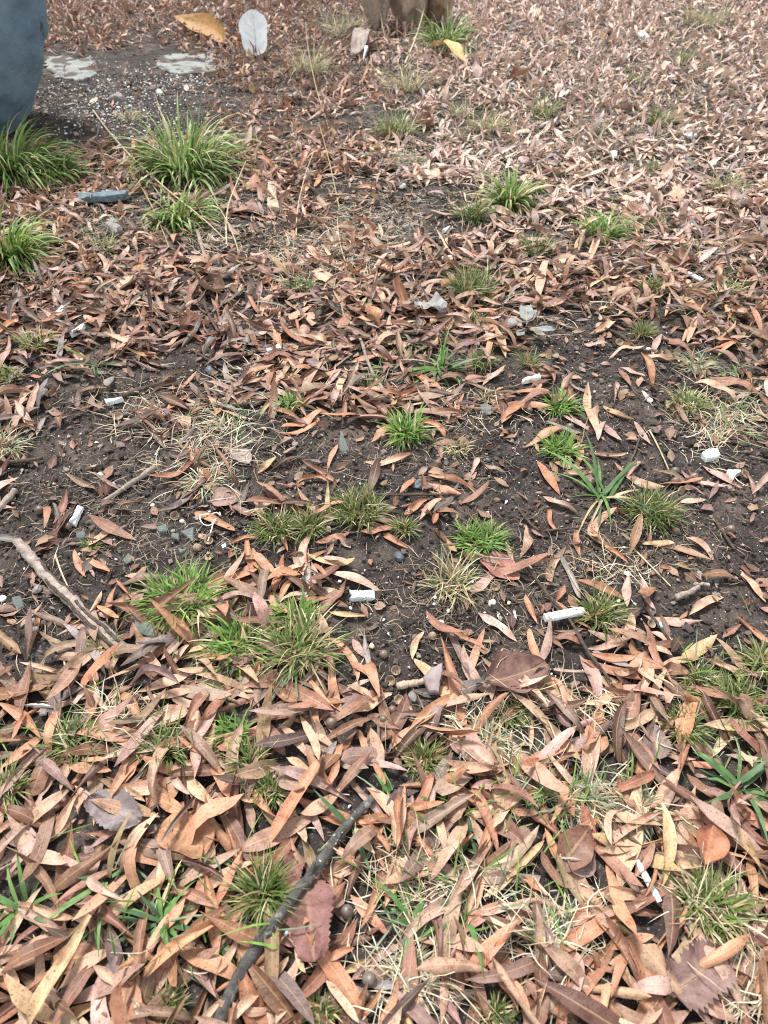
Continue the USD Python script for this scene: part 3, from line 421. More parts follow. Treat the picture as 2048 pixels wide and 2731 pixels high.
LANDMARKS = [('blue-gray stone block', 60, 200), ('golden half-moon leaf', 570, 115), ('white upright leaf', 685, 105), ('slate strip', 275, 532), ('wood chip stake', 730, 535), ('silver crumpled leaf', 1150, 833),
    ('pale forked twig', 985, 960), ('gray-leaved weed', 1400, 890), ('rolled pale strip', 1415, 1015), ('bright wide-bladed grass', 1175, 965), ('small bright grass tuft', 1085, 1135), ('teal glass sliver', 918, 1180),
    ('lone round acorn', 1168, 1238), ('blue-gray stone', 1117, 1293), ('round olive grass dome', 1255, 765), ('dark pebble', 560, 990), ('gray spotted round leaf', 647, 1230), ('white loop of string', 560, 1410),
    ('large glass triangle', 500, 1430), ('weathered gray stick', 205, 1590), ('folded white paper chip', 205, 1375), ('bright green tuft', 490, 1580), ('white block chip', 967, 1593), ('dark bluish stone', 1065, 1485),
    ('red triangular leaf', 1330, 1520), ('long white rod', 1500, 1648), ('light blue fleck', 1765, 1662), ('big sprawling grass', 1600, 1320), ('paired acorns', 1800, 1270), ('white flat chip', 1893, 1217),
    ('white wedge chip', 1957, 1265), ('mauve sherd', 1155, 1820), ('big brown boat leaf', 1365, 1810), ('serrated mauve leaf', 1752, 1980), ('mossy dark stick', 800, 2370), ('dark red broad leaf', 820, 2430),
    ('crumpled mauve leaf', 315, 2170), ('half-buried white rod', 1740, 2340), ('folded red leaf', 1875, 2270), ('dense right-hand tuft', 1890, 2370), ('gray acorn', 985, 2612), ('brown stem', 340, 2290),
    ('purple lobed leaf', 1870, 2570), ('two-tone broad leaf', 1545, 2300), ('thin leaning twig', 1560, 1740), ('yellowish tuft', 800, 1690), ('olive mound', 955, 1345), ('dark olive tuft', 1735, 1345),
    ('white irregular scrap', 1725, 1058), ('curved white sliver', 105, 1886), ('dark rosette tuft', 450, 1975), ('pebble pair', 92, 1667), ('dark tuft beside the mossy stick', 705, 2350), ('left-edge tuft', 20, 2085),
    ('green blades at lower left', 430, 2420), ('pale straw tangle', 1250, 2390), ('three-bladed sprig', 1050, 2105)]
TONEWORD = {'t': 'tan', 'p': 'pinkish', 'o': 'orange-brown', 'b': 'brown', 'd': 'dark mauve', 'g': 'gray', 'y': 'yellow-tan'}
info = []
for k, (x0, y0, x1, y1, w, c) in enumerate(LEAVES):
    r = rng('leaf', k); P0, P1 = at(x0, y0), at(x1, y1); d = (P1 - P0)[:2]; L = float(np.linalg.norm(d)); m = (P0 + P1) / 2
    per = np.array([-d[1], d[0], 0]) / L * 0.004; q = project(np.array([m, m + per])); ax = np.array([x1 - x0, y1 - y0]); ax = ax / np.linalg.norm(ax)
    dq = q[1] - q[0]; ppm = abs(dq[0] * ax[1] - dq[1] * ax[0]) / 0.004
    W = float(np.clip(w / ppm, 0.11 * L, 0.27 * L)) * 1.0
    bend, roll, sb = r.normal(0.0, 0.65), r.normal(0.6, 0.85), r.normal(0, 0.55)
    dense = y0 > 1900
    V, uv, F, cl = sheets(1, L, W, bend, sb, roll, r.normal(0, 0.35), abs(r.normal(0, 0.28)), int(r.integers(1e9)), 12, 6, r.uniform(.45, .7), r.uniform(.55, .85), crease=0.1)
    e = cl[0, -1, :2] - cl[0, 0, :2]; s = L / np.linalg.norm(e)
    V[..., :] *= [s, 1, s]; e = np.array([e[0] * s, e[1]]); mid = (cl[0, -1, :2] * [s, 1] + cl[0, 0, :2] * [s, 1]) / 2; V[..., :2] -= mid
    yaw = math.atan2(d[1], d[0]) - math.atan2(e[1], e[0])
    V = place(V, np.array([yaw]), np.array([r.normal(0, 0.06 + 0.05 * dense)]), np.array([r.normal(0, 0.1 + 0.08 * dense)]), m[:1], m[1:2])
    V = lay(V, 0.003)
    # slide it back along its own sight line, so that raised on the pile it still lies at its place
    up = V[0, 6, 3, 2]; V[0, :, :, :2] += (np.array([0, 0]) - m[:2]) * up / CAM_H
    tone = np.array(TONE[c]) * r.normal(1, 0.1) * r.normal(1, 0.03, 3)
    info.append(dict(V=V[0].reshape(-1, 3), F=F, uv=uv.reshape(-1, 2), tone=tone, L=L, W=W, c=c, bend=bend, roll=roll, x=(x0 + x1) / 2, y=(y0 + y1) / 2, ax=ax))
def leaf_words(f):
    a = []
    ds = sorted((math.hypot(f['x'] - lx, f['y'] - ly), n, lx, ly) for n, lx, ly in LANDMARKS)
    size_ = 'long' if f['L'] > QL[1] else 'short' if f['L'] < QL[0] else 'slender' if f['W'] < 0.17 * f['L'] else 'wide' if f['W'] > 0.27 * f['L'] else 'narrow'
    curl = 'rolled' if f['roll'] > 0.95 else 'cupped' if f['roll'] > 0.5 else 'humped' if f['bend'] < -0.45 else 'upcurled' if f['bend'] > 0.5 else 'flattish'
    t = math.degrees(math.atan2(-f['ax'][1], f['ax'][0])) % 180
    lie = 'lying crosswise' if t < 22 or t > 158 else 'pointing up and down' if 68 < t < 112 else 'slanting up to the right' if t < 90 else 'slanting up to the left'
    def where(i):
        _, n, lx, ly = ds[i]; dx, dy = f['x'] - lx, f['y'] - ly
        if abs(dx) > 2.2 * abs(dy): s = 'right of' if dx > 0 else 'left of'
        elif abs(dy) > 2.2 * abs(dx): s = 'below' if dy > 0 else 'above'
        else: s = ('below' if dy > 0 else 'above') + ' and ' + ('right of' if dx > 0 else 'left of')
        return f'{s} the {n}'
    h = f"{size_} {TONEWORD[f['c']]} leaf"; h2 = f"{size_} {curl} {TONEWORD[f['c']]} leaf"
    return [f'{h} {where(0)}', f'{h2} {where(0)}', f'{h} {lie}, {where(0)}', f'{h2} {lie}, {where(0)}', f'{h} {where(1)}', f'{h2} {where(1)}', f'{h2} {lie}, {where(1)}', f'{h2} {lie}, {where(2)}'], ds[0][1]
QL = np.quantile([f['L'] for f in info], [0.22, 0.8])
words = [leaf_words(f) for f in info]; labels = [None] * len(info); taken = set()
for lev in range(8):
    from collections import Counter
    n = Counter(w[0][lev] for w in words)
    for k, w in enumerate(words):
        if labels[k] is None and n[w[0][lev]] == 1 and w[0][lev] not in taken and len(w[0][lev].split()) <= 16: labels[k] = w[0][lev]; taken.add(labels[k])
for k, w in enumerate(words):
    if labels[k] is None:
        for o in ('nearer', 'farther', 'second', 'third', 'fourth'):
            t = f'{o} {w[0][1]}'
            if t not in taken: labels[k] = t; taken.add(t); break
for f, lab in zip(info, labels):
    f['V'][:, 2] += 0.0
    put('narrow_leaf', f['V'], f['F'], M['leaf'], loc=f['V'].mean(0) * [1, 1, 0] + [0, 0, f['V'][:, 2].min()], uv=f['uv'], tone=f['tone'], label=lab, cat='leaf', group='single narrow leaves on top of the litter')
def pile_at(x, y):
    i, j = cell(np.asarray(x, float), np.asarray(y, float)); return pile[i, j]
def stand(px, py, sink=0.0, share=0.8):                    # a point on top of whatever litter lies there
    g = at(px, py); h = pile_at(g[..., 0], g[..., 1]); s = 1 - np.asarray(h) / CAM_H
    g[..., 0] *= s; g[..., 1] *= s; g[..., 2] = terrain(g[..., 0], g[..., 1]) + h * share - sink; return g

# ---------------------------------------------------------------- large structure: the stone block and the concrete patches
c = ground(-88, 335)
m = trimesh.creation.icosphere(5); V = np.array(m.vertices)
V = np.sign(V) * np.abs(V) ** 1.04
V = V * [0.45, 0.36, 0.62]; V *= (1 + 0.2 * (meshkit.fbm(V * 3.0 + 5, 4, 3) - 0.5) + 0.07 * (meshkit.fbm(V * 16.0, 4, 8) - 0.5))[:, None]
put('stone_block', V + [c[0], c[1], 0.53], m.faces, M['block'], loc=[c[0], c[1], 0], label='large rounded blue-gray stone block cut off by the left edge', cat='stone block')
for k, (pts, lab) in enumerate([([(120, 168), (135, 152), (180, 152), (200, 160), (235, 153), (262, 165), (250, 178), (266, 190), (245, 208), (205, 216), (160, 206), (130, 190)], 'pale gray-green concrete patch in soil beside the stone block'),
                               ([(415, 170), (425, 152), (480, 146), (555, 148), (595, 168), (600, 186), (540, 197), (470, 200), (430, 190)], 'pale sandy concrete patch in soil below the golden leaf')]):
    g = ground(*np.array(pts).T); z = float(terrain(*g.mean(0)[:2]))
    V, F = slab(g[:, :2], z - 0.03, 0.036, 0.004, 0.011, k, 0.022, (0, 0), 0.12)
    put('concrete_patch', V, F, M['concrete'], loc=[*g.mean(0)[:2], z], smooth=40, label=lab, cat='concrete patch')

# ---------------------------------------------------------------- broad leaves, each with its blade and midrib
def broad(name, lab, ends, wpx, tone, bend=0.3, roll=0.6, sb=0.1, twist=0.1, wave=0.15, p=0.5, q=0.65, teeth=0.0, pitch=0.0, tilt=0.0, lift=0.0, rib=None, material='broad', crease=0.15, stalk=0.1, veins=5, W=None):
    x0, y0, x1, y1 = ends; P0, P1 = stand(x0, y0), stand(x1, y1); r = rng(name, ends)
    if pitch > 0.5: L = abs(y1 - y0) / float(scale_at(x0, y0)) * 1.12; d = np.array([math.cos(tilt), math.sin(tilt)])
    else: d = (P1 - P0)[:2]; L = float(np.linalg.norm(d))
    m = (P0 + P1) / 2 if pitch <= 0.5 else P0
    if W is None: W = wpx / float(scale_at((x0 + x1) / 2, (y0 + y1) / 2))
    V, uv, F, cl = sheets(1, L, W, bend, sb, roll, twist, wave, int(r.integers(1e9)), 30, 10, p, q, stalk, teeth, crease)
    # side veins: shallow ridges running off the midrib
    u = uv[..., 0]; v = np.abs(uv[..., 1] * 2 - 1); ridge = np.sin((u - 0.25 * v) * 2 * PI * veins * 1.7) * np.minimum(v * 3, 1) * (1 - v) * W * 0.028
    V[0, ..., 2] += ridge + (meshkit.fbm(np.stack([u * 5, uv[..., 1] * 4, 0 * u + r.random() * 50], -1), 3, 2) - 0.5) * W * wave * 0.9
    C = V[:, :, 5].copy()
    if pitch > 0.5:                              # standing on its stalk end, its face to the front
        A = V[0] - V[0, 0, 5]; up = np.stack([-A[..., 1], A[..., 2] * -1, A[..., 0]], -1)
        rt = trimesh.transformations.euler_matrix(-(PI / 2 - pitch), tilt, 0)[:3, :3]
        Wd = up @ rt.T + P0 + [0, 0, -0.004]
    else:
        yaw = np.array([math.atan2(d[1], d[0])])
        V = place(V, yaw, np.array([pitch]), np.array([tilt]), m[:1], m[1:2]); Wd = V[0]; low = np.percentile(Wd[..., 2], 10)
        Wd[..., 2] += m[2] - low + 0.002 + lift
    t = thing(name, lab, 'leaf', [*Wd[..., :2].mean((0, 1)), Wd[..., 2].min()]); loc = [*Wd[..., :2].mean((0, 1)), Wd[..., 2].min()]
    put('blade', Wd.reshape(-1, 3), F, M[material], t, loc, uv=uv.reshape(-1, 2), tone=np.array(tone))
    mid = Wd[:, 5] + [0, 0, 0.0002]; Vt_, Ft = tube(mid[:-1:2], np.linspace(W * 0.016, W * 0.005, len(mid[:-1:2])), 5)
    put('midrib', Vt_, Ft, M['broad'], t, loc, uv=np.full((len(Vt_), 2), 0.2), tone=np.array(rib if rib is not None else np.array(tone) * 1.25))
    i, j = cell(Wd[..., 0].ravel(), Wd[..., 1].ravel()); np.maximum.at(pile, (i, j), Wd[..., 2].ravel() - terrain(Wd[..., 0].ravel(), Wd[..., 1].ravel()))
    return Wd
broad('broad_leaf', 'golden-brown half-moon leaf propped above the sandy concrete patch', (635, 128, 492, 78), 75, (0.31, 0.165, 0.05), 0.5, 0.5, 0.7, 0.2, 0.08, 0.55, 0.8, pitch=0.1, tilt=-0.6, lift=0.015, W=0.12)
broad('broad_leaf', 'white upright oval leaf with pale midrib near the golden leaf', (684, 158, 690, 56), 72, (0.72, 0.76, 0.77), 0.25, 0.45, 0.1, 0.0, 0.04, 0.5, 0.62, pitch=1.1, tilt=-0.05, rib=(0.6, 0.62, 0.62), W=0.15, material='pale', veins=3)
broad('broad_leaf', 'upright purple-brown leaf between the two left green clumps', (388, 462, 384, 385), 45, (0.2, 0.1, 0.085), 0.3, 0.7, 0.2, 0.2, 0.25, 0.5, 0.5, pitch=1.0, W=0.07)
broad('broad_leaf', 'dull violet-brown curled leaf left of the wood chip stake', (585, 548, 690, 572), 50, (0.27, 0.165, 0.135), -0.5, 0.9, 0.2, 0.2, 0.3, teeth=0.15, W=0.075)
broad('broad_leaf', 'dark crumpled brown leaf below the wood chip stake', (765, 620, 820, 590), 40, (0.16, 0.09, 0.075), 0.8, 1.2, 0.2, 0.4, 0.4, W=0.07)
broad('broad_leaf', 'dark brown folded leaf standing among dry stalks at left middle', (520, 742, 600, 800), 45, (0.15, 0.085, 0.065), 0.4, 1.8, 0.3, 0.5, 0.3, pitch=0.2, W=0.075)
broad('broad_leaf', 'crumpled reddish-brown leaf above the twig at left middle', (470, 862, 545, 868), 40, (0.27, 0.13, 0.085), 0.4, 0.9, 0.2, 0.2, 0.45, W=0.055)
broad('broad_leaf', 'dull maroon crumpled leaf at left edge above the first white chip', (30, 800, 80, 790), 45, (0.13, 0.085, 0.075), 0.4, 0.9, 0.2, 0.2, 0.5, W=0.07)
broad('broad_leaf', 'reddish curled leaf beside the yellow-green tuft in the upper middle', (1098, 318, 1155, 350), 35, (0.2, 0.085, 0.065), 0.7, 1.3, 0.2, 0.4, 0.4, pitch=0.2, W=0.09)
broad('broad_leaf', 'gray-brown round leaf standing left of the big crumpled sheet leaf', (945, 125, 945, 75), 45, (0.2, 0.14, 0.115), 0.3, 0.5, 0.2, 0.1, 0.2, 0.45, 0.5, pitch=0.9, W=0.09)
broad('broad_leaf', 'gray drooping leaf under the big crumpled sheet leaf', (1000, 115, 940, 160), 45, (0.27, 0.21, 0.18), -0.9, -0.6, 0.2, 0.3, 0.3, lift=0.03, W=0.1)
broad('broad_leaf', 'golden straw-coloured torn leaf below the top green clump', (1140, 135, 1235, 172), 30, (0.52, 0.36, 0.15), -0.5, 0.8, 0.3, 0.2, 0.3, lift=0.02, W=0.075)
broad('broad_leaf', 'dark red-brown curled leaf with pale ribbed edge in the upper right', (1352, 220, 1420, 205), 35, (0.2, 0.085, 0.06), 0.5, 1.6, 0.3, 0.2, 0.2, lift=0.01, W=0.09)
broad('broad_leaf', 'pale pink round leaf in the right-hand litter', (1668, 592, 1700, 568), 40, (0.46, 0.29, 0.22), 0.3, 0.8, 0.1, 0.1, 0.15, 0.45, 0.5, W=0.07)
broad('broad_leaf', 'pale gray-green leaf below the tall green tuft in the upper right', (1445, 525, 1468, 552), 25, (0.42, 0.45, 0.38), 0.2, 0.6, 0.1, 0.1, 0.2, W=0.05)
broad('broad_leaf', 'brown humped leaf on the right-hand litter under the small dark tufts', (1780, 720, 1850, 690), 40, (0.27, 0.14, 0.1), -0.6, 1.0, 0.2, 0.2, 0.2, W=0.06)
broad('broad_leaf', 'silvery gray crumpled leaf right of the dry straw in the middle', (1200, 848, 1104, 822), 62, (0.27, 0.265, 0.26), -0.7, -1.1, 0.1, 0.2, 0.5, 0.42, 0.5, lift=0.012, W=0.062, crease=0.3)
broad('broad_leaf', 'gray spotted round leaf on dark soil at left middle', (672, 1246, 622, 1206), 45, (0.27, 0.225, 0.21), 0.1, 0.35, 0.1, 0.0, 0.1, 0.45, 0.55, W=0.032)
broad('broad_leaf', 'flat mauve-brown broad leaf below the gray spotted round leaf', (555, 1345, 648, 1325), 48, (0.24, 0.155, 0.13), 0.2, 0.3, 0.1, 0.1, 0.2, 0.5, 0.6, W=0.045)
broad('broad_leaf', 'red triangular broad leaf pinned under a slim twig right of centre', (1282, 1484, 1385, 1545), 80, (0.33, 0.15, 0.12), 0.15, 0.25, 0.1, 0.0, 0.1, 0.3, 0.6, W=0.045)
broad('broad_leaf', 'big brown boat-shaped ribbed leaf right of the mauve sherd', (1268, 1838, 1462, 1785), 100, (0.17, 0.095, 0.078), 0.25, 1.75, 0.15, 0.15, 0.1, 0.6, 0.7, lift=0.010, rib=(0.33, 0.23, 0.17), veins=9, W=0.064)
broad('broad_leaf', 'serrated mauve elm-like leaf in the lower right litter', (1768, 2030, 1735, 1928), 64, (0.2, 0.145, 0.13), 0.1, 0.4, 0.1, 0.1, 0.08, 0.55, 0.75, teeth=0.16, veins=9, W=0.032)
broad('broad_leaf', 'two-tone silver and brown broad leaf in the lower right', (1592, 2345, 1500, 2245), 68, (0.24, 0.17, 0.15), 0.3, 0.7, 0.2, 0.2, 0.1, 0.55, 0.75, W=0.034)
broad('broad_leaf', 'small serrated brown leaf left of the two-tone leaf', (1425, 2265, 1362, 2215), 50, (0.25, 0.155, 0.12), 0.2, 0.5, 0.1, 0.1, 0.1, 0.5, 0.7, teeth=0.16, veins=8, W=0.025)
broad('broad_leaf', 'folded red cone-shaped leaf above the dense lower-right tuft', (1868, 2330, 1888, 2212), 60, (0.38, 0.16, 0.09), 0.3, 2.3, 0.1, 0.3, 0.05, 0.5, 0.7, pitch=0.25, lift=0.012, W=0.042)
broad('broad_leaf', 'purple-brown lobed leaf in the bottom right corner', (1770, 2665, 1930, 2545), 110, (0.2, 0.125, 0.11), 0.2, 0.5, 0.2, 0.2, 0.35, 0.4, 0.5, teeth=0.22, lift=0.006, veins=4, W=0.05)
broad('broad_leaf', 'crumpled mauve-gray leaf on the lower left litter', (228, 2128, 385, 2205), 80, (0.2, 0.165, 0.165), -0.4, 0.5, 0.2, 0.4, 0.5, 0.42, 0.5, teeth=0.1, lift=0.008, W=0.04)
broad('broad_leaf', 'dark red torn leaf piece left of the mossy stick', (745, 2380, 800, 2278), 70, (0.2, 0.09, 0.075), 0.3, 0.6, 0.2, 0.2, 0.3, 0.35, 0.4, teeth=0.1, W=0.032)
broad('broad_leaf', 'large dark red serrated leaf hanging below the mossy stick', (815, 2318, 838, 2575), 118, (0.19, 0.09, 0.078), -0.3, -0.5, 0.12, 0.1, 0.3, 0.32, 0.5, teeth=0.14, lift=0.008, veins=6, W=0.05)
broad('broad_leaf', 'tan wrinkled broad leaf on the left litter below the dark rosette tuft', (590, 2245, 430, 2215), 110, (0.36, 0.19, 0.105), -0.4, -0.5, 0.1, 0.1, 0.25, 0.35, 0.45, lift=0.006, veins=4, W=0.048)
broad('broad_leaf', 'small round brown leaf with stalk right of the white block chip', (1026, 1608, 1002, 1628), 26, (0.27, 0.18, 0.14), 0.2, 0.4, 0.1, 0.1, 0.1, 0.4, 0.5, W=0.015)
# the big crumpled leaf at the top edge: lobes of one thin sheet, folded down
g = at(1085, 80); loc = [*g[:2], 0]
t = thing('crumpled_sheet_leaf', 'big crumpled gray-brown leaf standing behind grass at the top edge', 'leaf', loc)
for k, (dx, wd, hh, lean, tn) in enumerate([(-0.15, 0.20, 0.30, 0.5, (0.3, 0.25, 0.21)), (0.02, 0.30, 0.36, 0.35, (0.4, 0.33, 0.27)), (0.16, 0.22, 0.30, 0.2, (0.33, 0.24, 0.17)), (0.04, 0.36, 0.2, -0.1, (0.2, 0.13, 0.055))]):
    a, b = np.meshgrid(np.linspace(-1, 1, 25), np.linspace(0, 1, 17), indexing='ij')
    prof = np.sqrt(np.clip(1 - a ** 2 * 0.97, 0, 1)); low = 0.05 + 0.07 * a ** 2 - (0.03 if k == 3 else 0)
    x = a * wd / 2 * (0.75 + 0.35 * b); z = low + b * (hh - low) * (0.75 + 0.25 * prof); y = -0.10 * np.sin(b * 2.2) + 0.06 * a ** 2 + 0.02 * np.sin(a * 9 + k) + 0.05 * k - 0.05
    z = z * 1.0 - 0.05 * (1 - b) * prof
    S = np.stack([x + dx + g[0], y + g[1] + 0.05, z], -1); S += (meshkit.fbm(S * 14, 3, 5)[..., None] - 0.5) * [0.02, 0.05, 0.015]; S = (S - loc) * [1.15, 1, 1.15] + loc
    put('lobe', S.reshape(-1, 3), grid_faces(24, 16), M['broad'], t, loc, uv=np.stack([b, a * 0.5 + 0.5], -1).reshape(-1, 2), tone=np.array(tn), label=None)

# ---------------------------------------------------------------- sticks and twigs
def stick(name, lab, pts, wpx, m, lumps=0.15, n=40, lift=0.4, cat='twig', taper=(1, 1), parts=None, sides=9):
    g = stand(*np.array(pts, float).T); sc = float(scale_at(*np.mean(pts, 0))); R = wpx / sc / 2
    c = spline(g, n); c[:, 2] = np.maximum(c[:, 2], 0.0) + R * lift * 2; c[:, 2] = np.convolve(np.pad(c[:, 2], 4, 'edge'), np.ones(9) / 9, 'valid')
    r = rng(name, lab); c[:, :2] += np.cumsum(r.normal(0, R * 0.07, (n, 2)), 0)
    rad = R * np.linspace(*taper, n) * (1 + 0.1 * np.sin(np.linspace(0, 17, n) + r.random() * 6))
    V, F = tube(c, rad, sides, lumps, int(r.integers(1000)))
    i, j = cell(c[:, 0], c[:, 1]); np.maximum.at(pile, (i, j), c[:, 2] + R * 0.5)
    if not parts: put(name, V, F, m, loc=[*c[0][:2], 0], label=lab, cat=cat); return c, rad, None, None
    loc = [*c[0][:2], 0]; t = thing(name, lab, cat, loc); put(parts, V, F, m, t, loc); return c, rad, t, loc
c, rad, t, loc = stick('stick', 'mossy dark stick running diagonally up the lower middle litter', [(995, 2132), (905, 2225), (820, 2345), (745, 2440), (690, 2530), (640, 2630), (592, 2760)], 31, M['barkdark'], 0.16, 70, 0.75, 'stick', (0.72, 1.12), 'bark', 14)
for k, (a, b, s) in enumerate([(6, 13, 0.5), (13, 18, 0.2), (24, 28, 0.9)]):
    for q in range(7):
        rr = rng('lichen', k, q); i = int(rr.integers(a, b)); an = rr.uniform(0.4, 2.2); p = c[i] + rad[i] * 0.9 * np.array([math.cos(an) * 0.7, -math.cos(an) * 0.3, math.sin(an)])
        V, F = pebble(p, rad[i] * rr.uniform(.22, .5), 0.35, int(rr.integers(99)), 1, 0.5); put('lichen_patch', V - [0, 0, rad[i] * 0.15], F, M['lichen'], t, loc)
V, F = tube(np.stack([c[30], c[30] + [0.006, 0.012, 0.009], c[30] + [0.009, 0.02, 0.014]]), np.array([.8, .6, .3]) * rad[30] * 0.7, 8, 0.2, 4); put('broken_branch', V, F, M['barkdark'], t, loc)
c, rad, t, loc = stick('stick', 'weathered gray stick with peeling bark at left below the glass shards', [(50, 1455), (120, 1520), (180, 1580), (240, 1640), (300, 1690), (362, 1735)], 32, M['barkgray'], 0.2, 60, 0.5, 'stick', (0.85, 1.1), 'wood', 12)
for k, (a, b, an) in enumerate([(14, 34, 0.6), (22, 58, 2.2), (36, 58, 1.2)]):
    seg = c[a:b] + rad[a:b, None] * 0.97 * np.array([math.cos(an) * 0.7, math.cos(an) * 0.7, math.sin(an)])
    V, F = tube(seg, rad[a:b] * 0.28, 7, 0.35, k); put('bark_strip', V, F, M['twig'], t, loc)
V, F = pebble(c[13] + [0.004, 0.003, rad[13] * 0.5], rad[13] * 0.45, 0.8, 3, 2, 0.3); put('knot', V, F, M['barkgray'], t, loc)
V, F = pebble(c[30] + [0.0, 0.003, rad[30] * 0.5], rad[30] * 0.4, 0.8, 5, 2, 0.3); put('knot', V, F, M['barkgray'], t, loc)
c, rad, t, loc = stick('twig', 'pale forked twig lying between straw and bright grass in the middle', [(905, 790), (915, 840), (928, 878), (962, 912), (978, 955), (1000, 1010), (1030, 1055), (1052, 1082)], 9, M['twigpale'], 0.15, 50, 0.9, 'twig', (0.5, 1.2), 'stem')
for i, d in ((19, (-0.05, 0.03, 0.01)), (14, (-0.03, 0.045, 0.015)), (26, (0.02, 0.02, 0.012))):
    p = np.linspace(0, 1, 8)[:, None]; V, F = tube(c[i] + p * np.array(d) + np.sin(p * 5) * 0.002, np.linspace(rad[i] * 0.6, rad[i] * 0.2, 8), 6, 0.2, i); put('side_shoot', V, F, M['twigpale'], t, loc)
TW = [('dark slim twig leaning across the long white rod', [(1390, 1500), (1420, 1545), (1470, 1605), (1512, 1655), (1560, 1735), (1600, 1780), (1630, 1815)], 10, 'twig', 1.6),
      ('slim dark twig lying level below the olive mound', [(1000, 1327), (1080, 1325), (1200, 1321)], 8, 'twig', .8),
      ('gray-brown twig slanting beside the lowest white chip at left', [(330, 1062), (380, 1045), (430, 1030), (470, 1020)], 12, 'twig', .6),
      ('thin dark curved twig level with the dark pebble', [(470, 1042), (520, 1045), (590, 1046)], 7, 'twig', .6),
      ('dark crooked twig below the folded dark leaf at left middle', [(538, 770), (545, 810), (562, 855), (584, 890)], 9, 'twig', .8),
      ('thin dark twig right of the dark pebble', [(510, 935), (545, 955), (600, 978), (650, 995)], 7, 'twig', .6),
      ('pale brown stick above the folded white paper chip', [(415, 1250), (370, 1285), (320, 1318), (282, 1342)], 15, 'twigpale', .5),
      ('gray stick stub at the left edge above the weathered stick', [(-10, 1375), (20, 1345), (48, 1308)], 20, 'barkgray', .5),
      ('dark bark-like stick at the left edge below two acorns', [(0, 1238), (50, 1234), (115, 1228)], 12, 'twig', .5),
      ('brown leaf stem poking up from the lower left litter', [(392, 2195), (362, 2270), (325, 2330), (290, 2392)], 9, 'twig', 1.8),
      ('thin twig ending at the yellowed leaves right of the light blue fleck', [(1718, 1615), (1745, 1650), (1785, 1700), (1822, 1742)], 8, 'twig', .8),
      ('short bumpy gray twig right of the white rod and acorn cap', [(1800, 1597), (1830, 1587), (1860, 1576)], 17, 'barkgray', .5),
      ('smooth little gray twig above the bumpy twig', [(1852, 1556), (1872, 1560), (1892, 1564)], 11, 'barkgray', .5),
      ('dark straight twig beside a lone acorn at right', [(1905, 1388), (1930, 1430), (1957, 1470)], 9, 'twig', .6),
      ('curved gray twig on bare soil right of the gray-leaved weed', [(1612, 880), (1650, 900), (1690, 930), (1730, 945)], 8, 'twig', .6),
      ('thin twig crossing the soil above the paired acorns', [(1705, 1165), (1695, 1200), (1678, 1240)], 6, 'twig', .6),
      ('slim twig pinning the red triangular leaf', [(1262, 1482), (1300, 1497), (1360, 1500)], 7, 'barkgray', 2.2),
      ('broken brown twig touching the mauve sherd', [(1058, 1832), (1095, 1830), (1132, 1822)], 20, 'wood', .5),
      ('thin bent root hanging over soil below the pale rosette tuft', [(1178, 1600), (1185, 1640), (1178, 1670), (1172, 1695)], 5, 'twig', .8),
      ('thin dark twig in soil left of the big sprawling grass', [(1382, 1358), (1408, 1390), (1438, 1420)], 7, 'twig', .6),
      ('level dark twig below the big sprawling grass', [(1452, 1417), (1500, 1412), (1560, 1405)], 7, 'twig', .6),
      ('dead gray twig standing in straw left of centre top', [(528, 625), (540, 670), (545, 700), (530, 720)], 11, 'twigpale', .8)]
for lab, pts, w, mm, lift in TW: stick('twig', lab, pts, w, M[mm], 0.2, 26, lift, 'twig', (1.05, 0.75))
# the loop of white string
loop = [(556, 1448), (566, 1425), (572, 1398), (578, 1388), (572, 1392), (560, 1404), (548, 1406), (538, 1398), (536, 1386), (545, 1378), (565, 1372), (578, 1370), (586, 1366), (584, 1360)]
g = stand(*np.array(loop, float).T); g[:, 2] = terrain(g[:, 0], g[:, 1]) + 0.006 + 0.004 * np.sin(np.arange(len(g)))
V, F = tube(spline(g, 60), 0.0011, 6); put('string_loop', V, F, M['string'], loc=[*g[0][:2], 0], label='white loop of string under an orange leaf on dark soil', cat='string')

# ---------------------------------------------------------------- pale chips, shards, stones
def chip(name, lab, pts, m, h=0.007, bevel=0.0016, jit=0.0004, lift=0.0, tilt=(0, 0), cat='white fragment', step=0.003, smooth=35):
    g = stand(*np.array(pts, float).T, share=1.15); z = float(np.percentile(g[:, 2], 75)) - 0.001 + lift
    V, F = slab(g[:, :2], z, h, bevel, jit, zlib.crc32(lab.encode()) % 1000, step, tilt, 0.35 if smooth else 0.0)
    i, j = cell(g[:, 0], g[:, 1]); np.maximum.at(pile, (i, j), h)
    put(name, V, F, M[m], loc=[*g.mean(0)[:2], z], smooth=smooth, label=lab, cat=cat)
def rod(lab, p0, p1, w, m='chip', lift=0.9, name='white_fragment', cat='white fragment', tip=0.75):
    g = stand(np.array([p0[0], p1[0]], float), np.array([p0[1], p1[1]], float)); R = w / float(scale_at(*((np.array(p0) + p1) / 2))) / 2
    n = 16; c = g[0] + (g[1] - g[0]) * np.linspace(0, 1, n)[:, None]; c[:, 2] = g[:, 2].max() + R * lift
    rad = np.full(n, R); rad[0] *= 0.93; rad[-1] *= tip; rad[-2] *= 0.95
    V, F = tube(c, rad, 14, 0.05, zlib.crc32(lab.encode()) % 99, 0.85); put(name, V, F, M[m], loc=[*c[0][:2], 0], smooth=50, label=lab, cat=cat)
rod('long chalk-white rod lying under a slim dark twig', (1450, 1656), (1553, 1638), 25, lift=1.5)
rod('white rod half buried under leaves in the lower right', (1690, 2275), (1762, 2403), 19, lift=0.4)
rod('pale blue-white rod in the right-hand litter beside a gray leaf', (1832, 735), (1872, 752), 13)
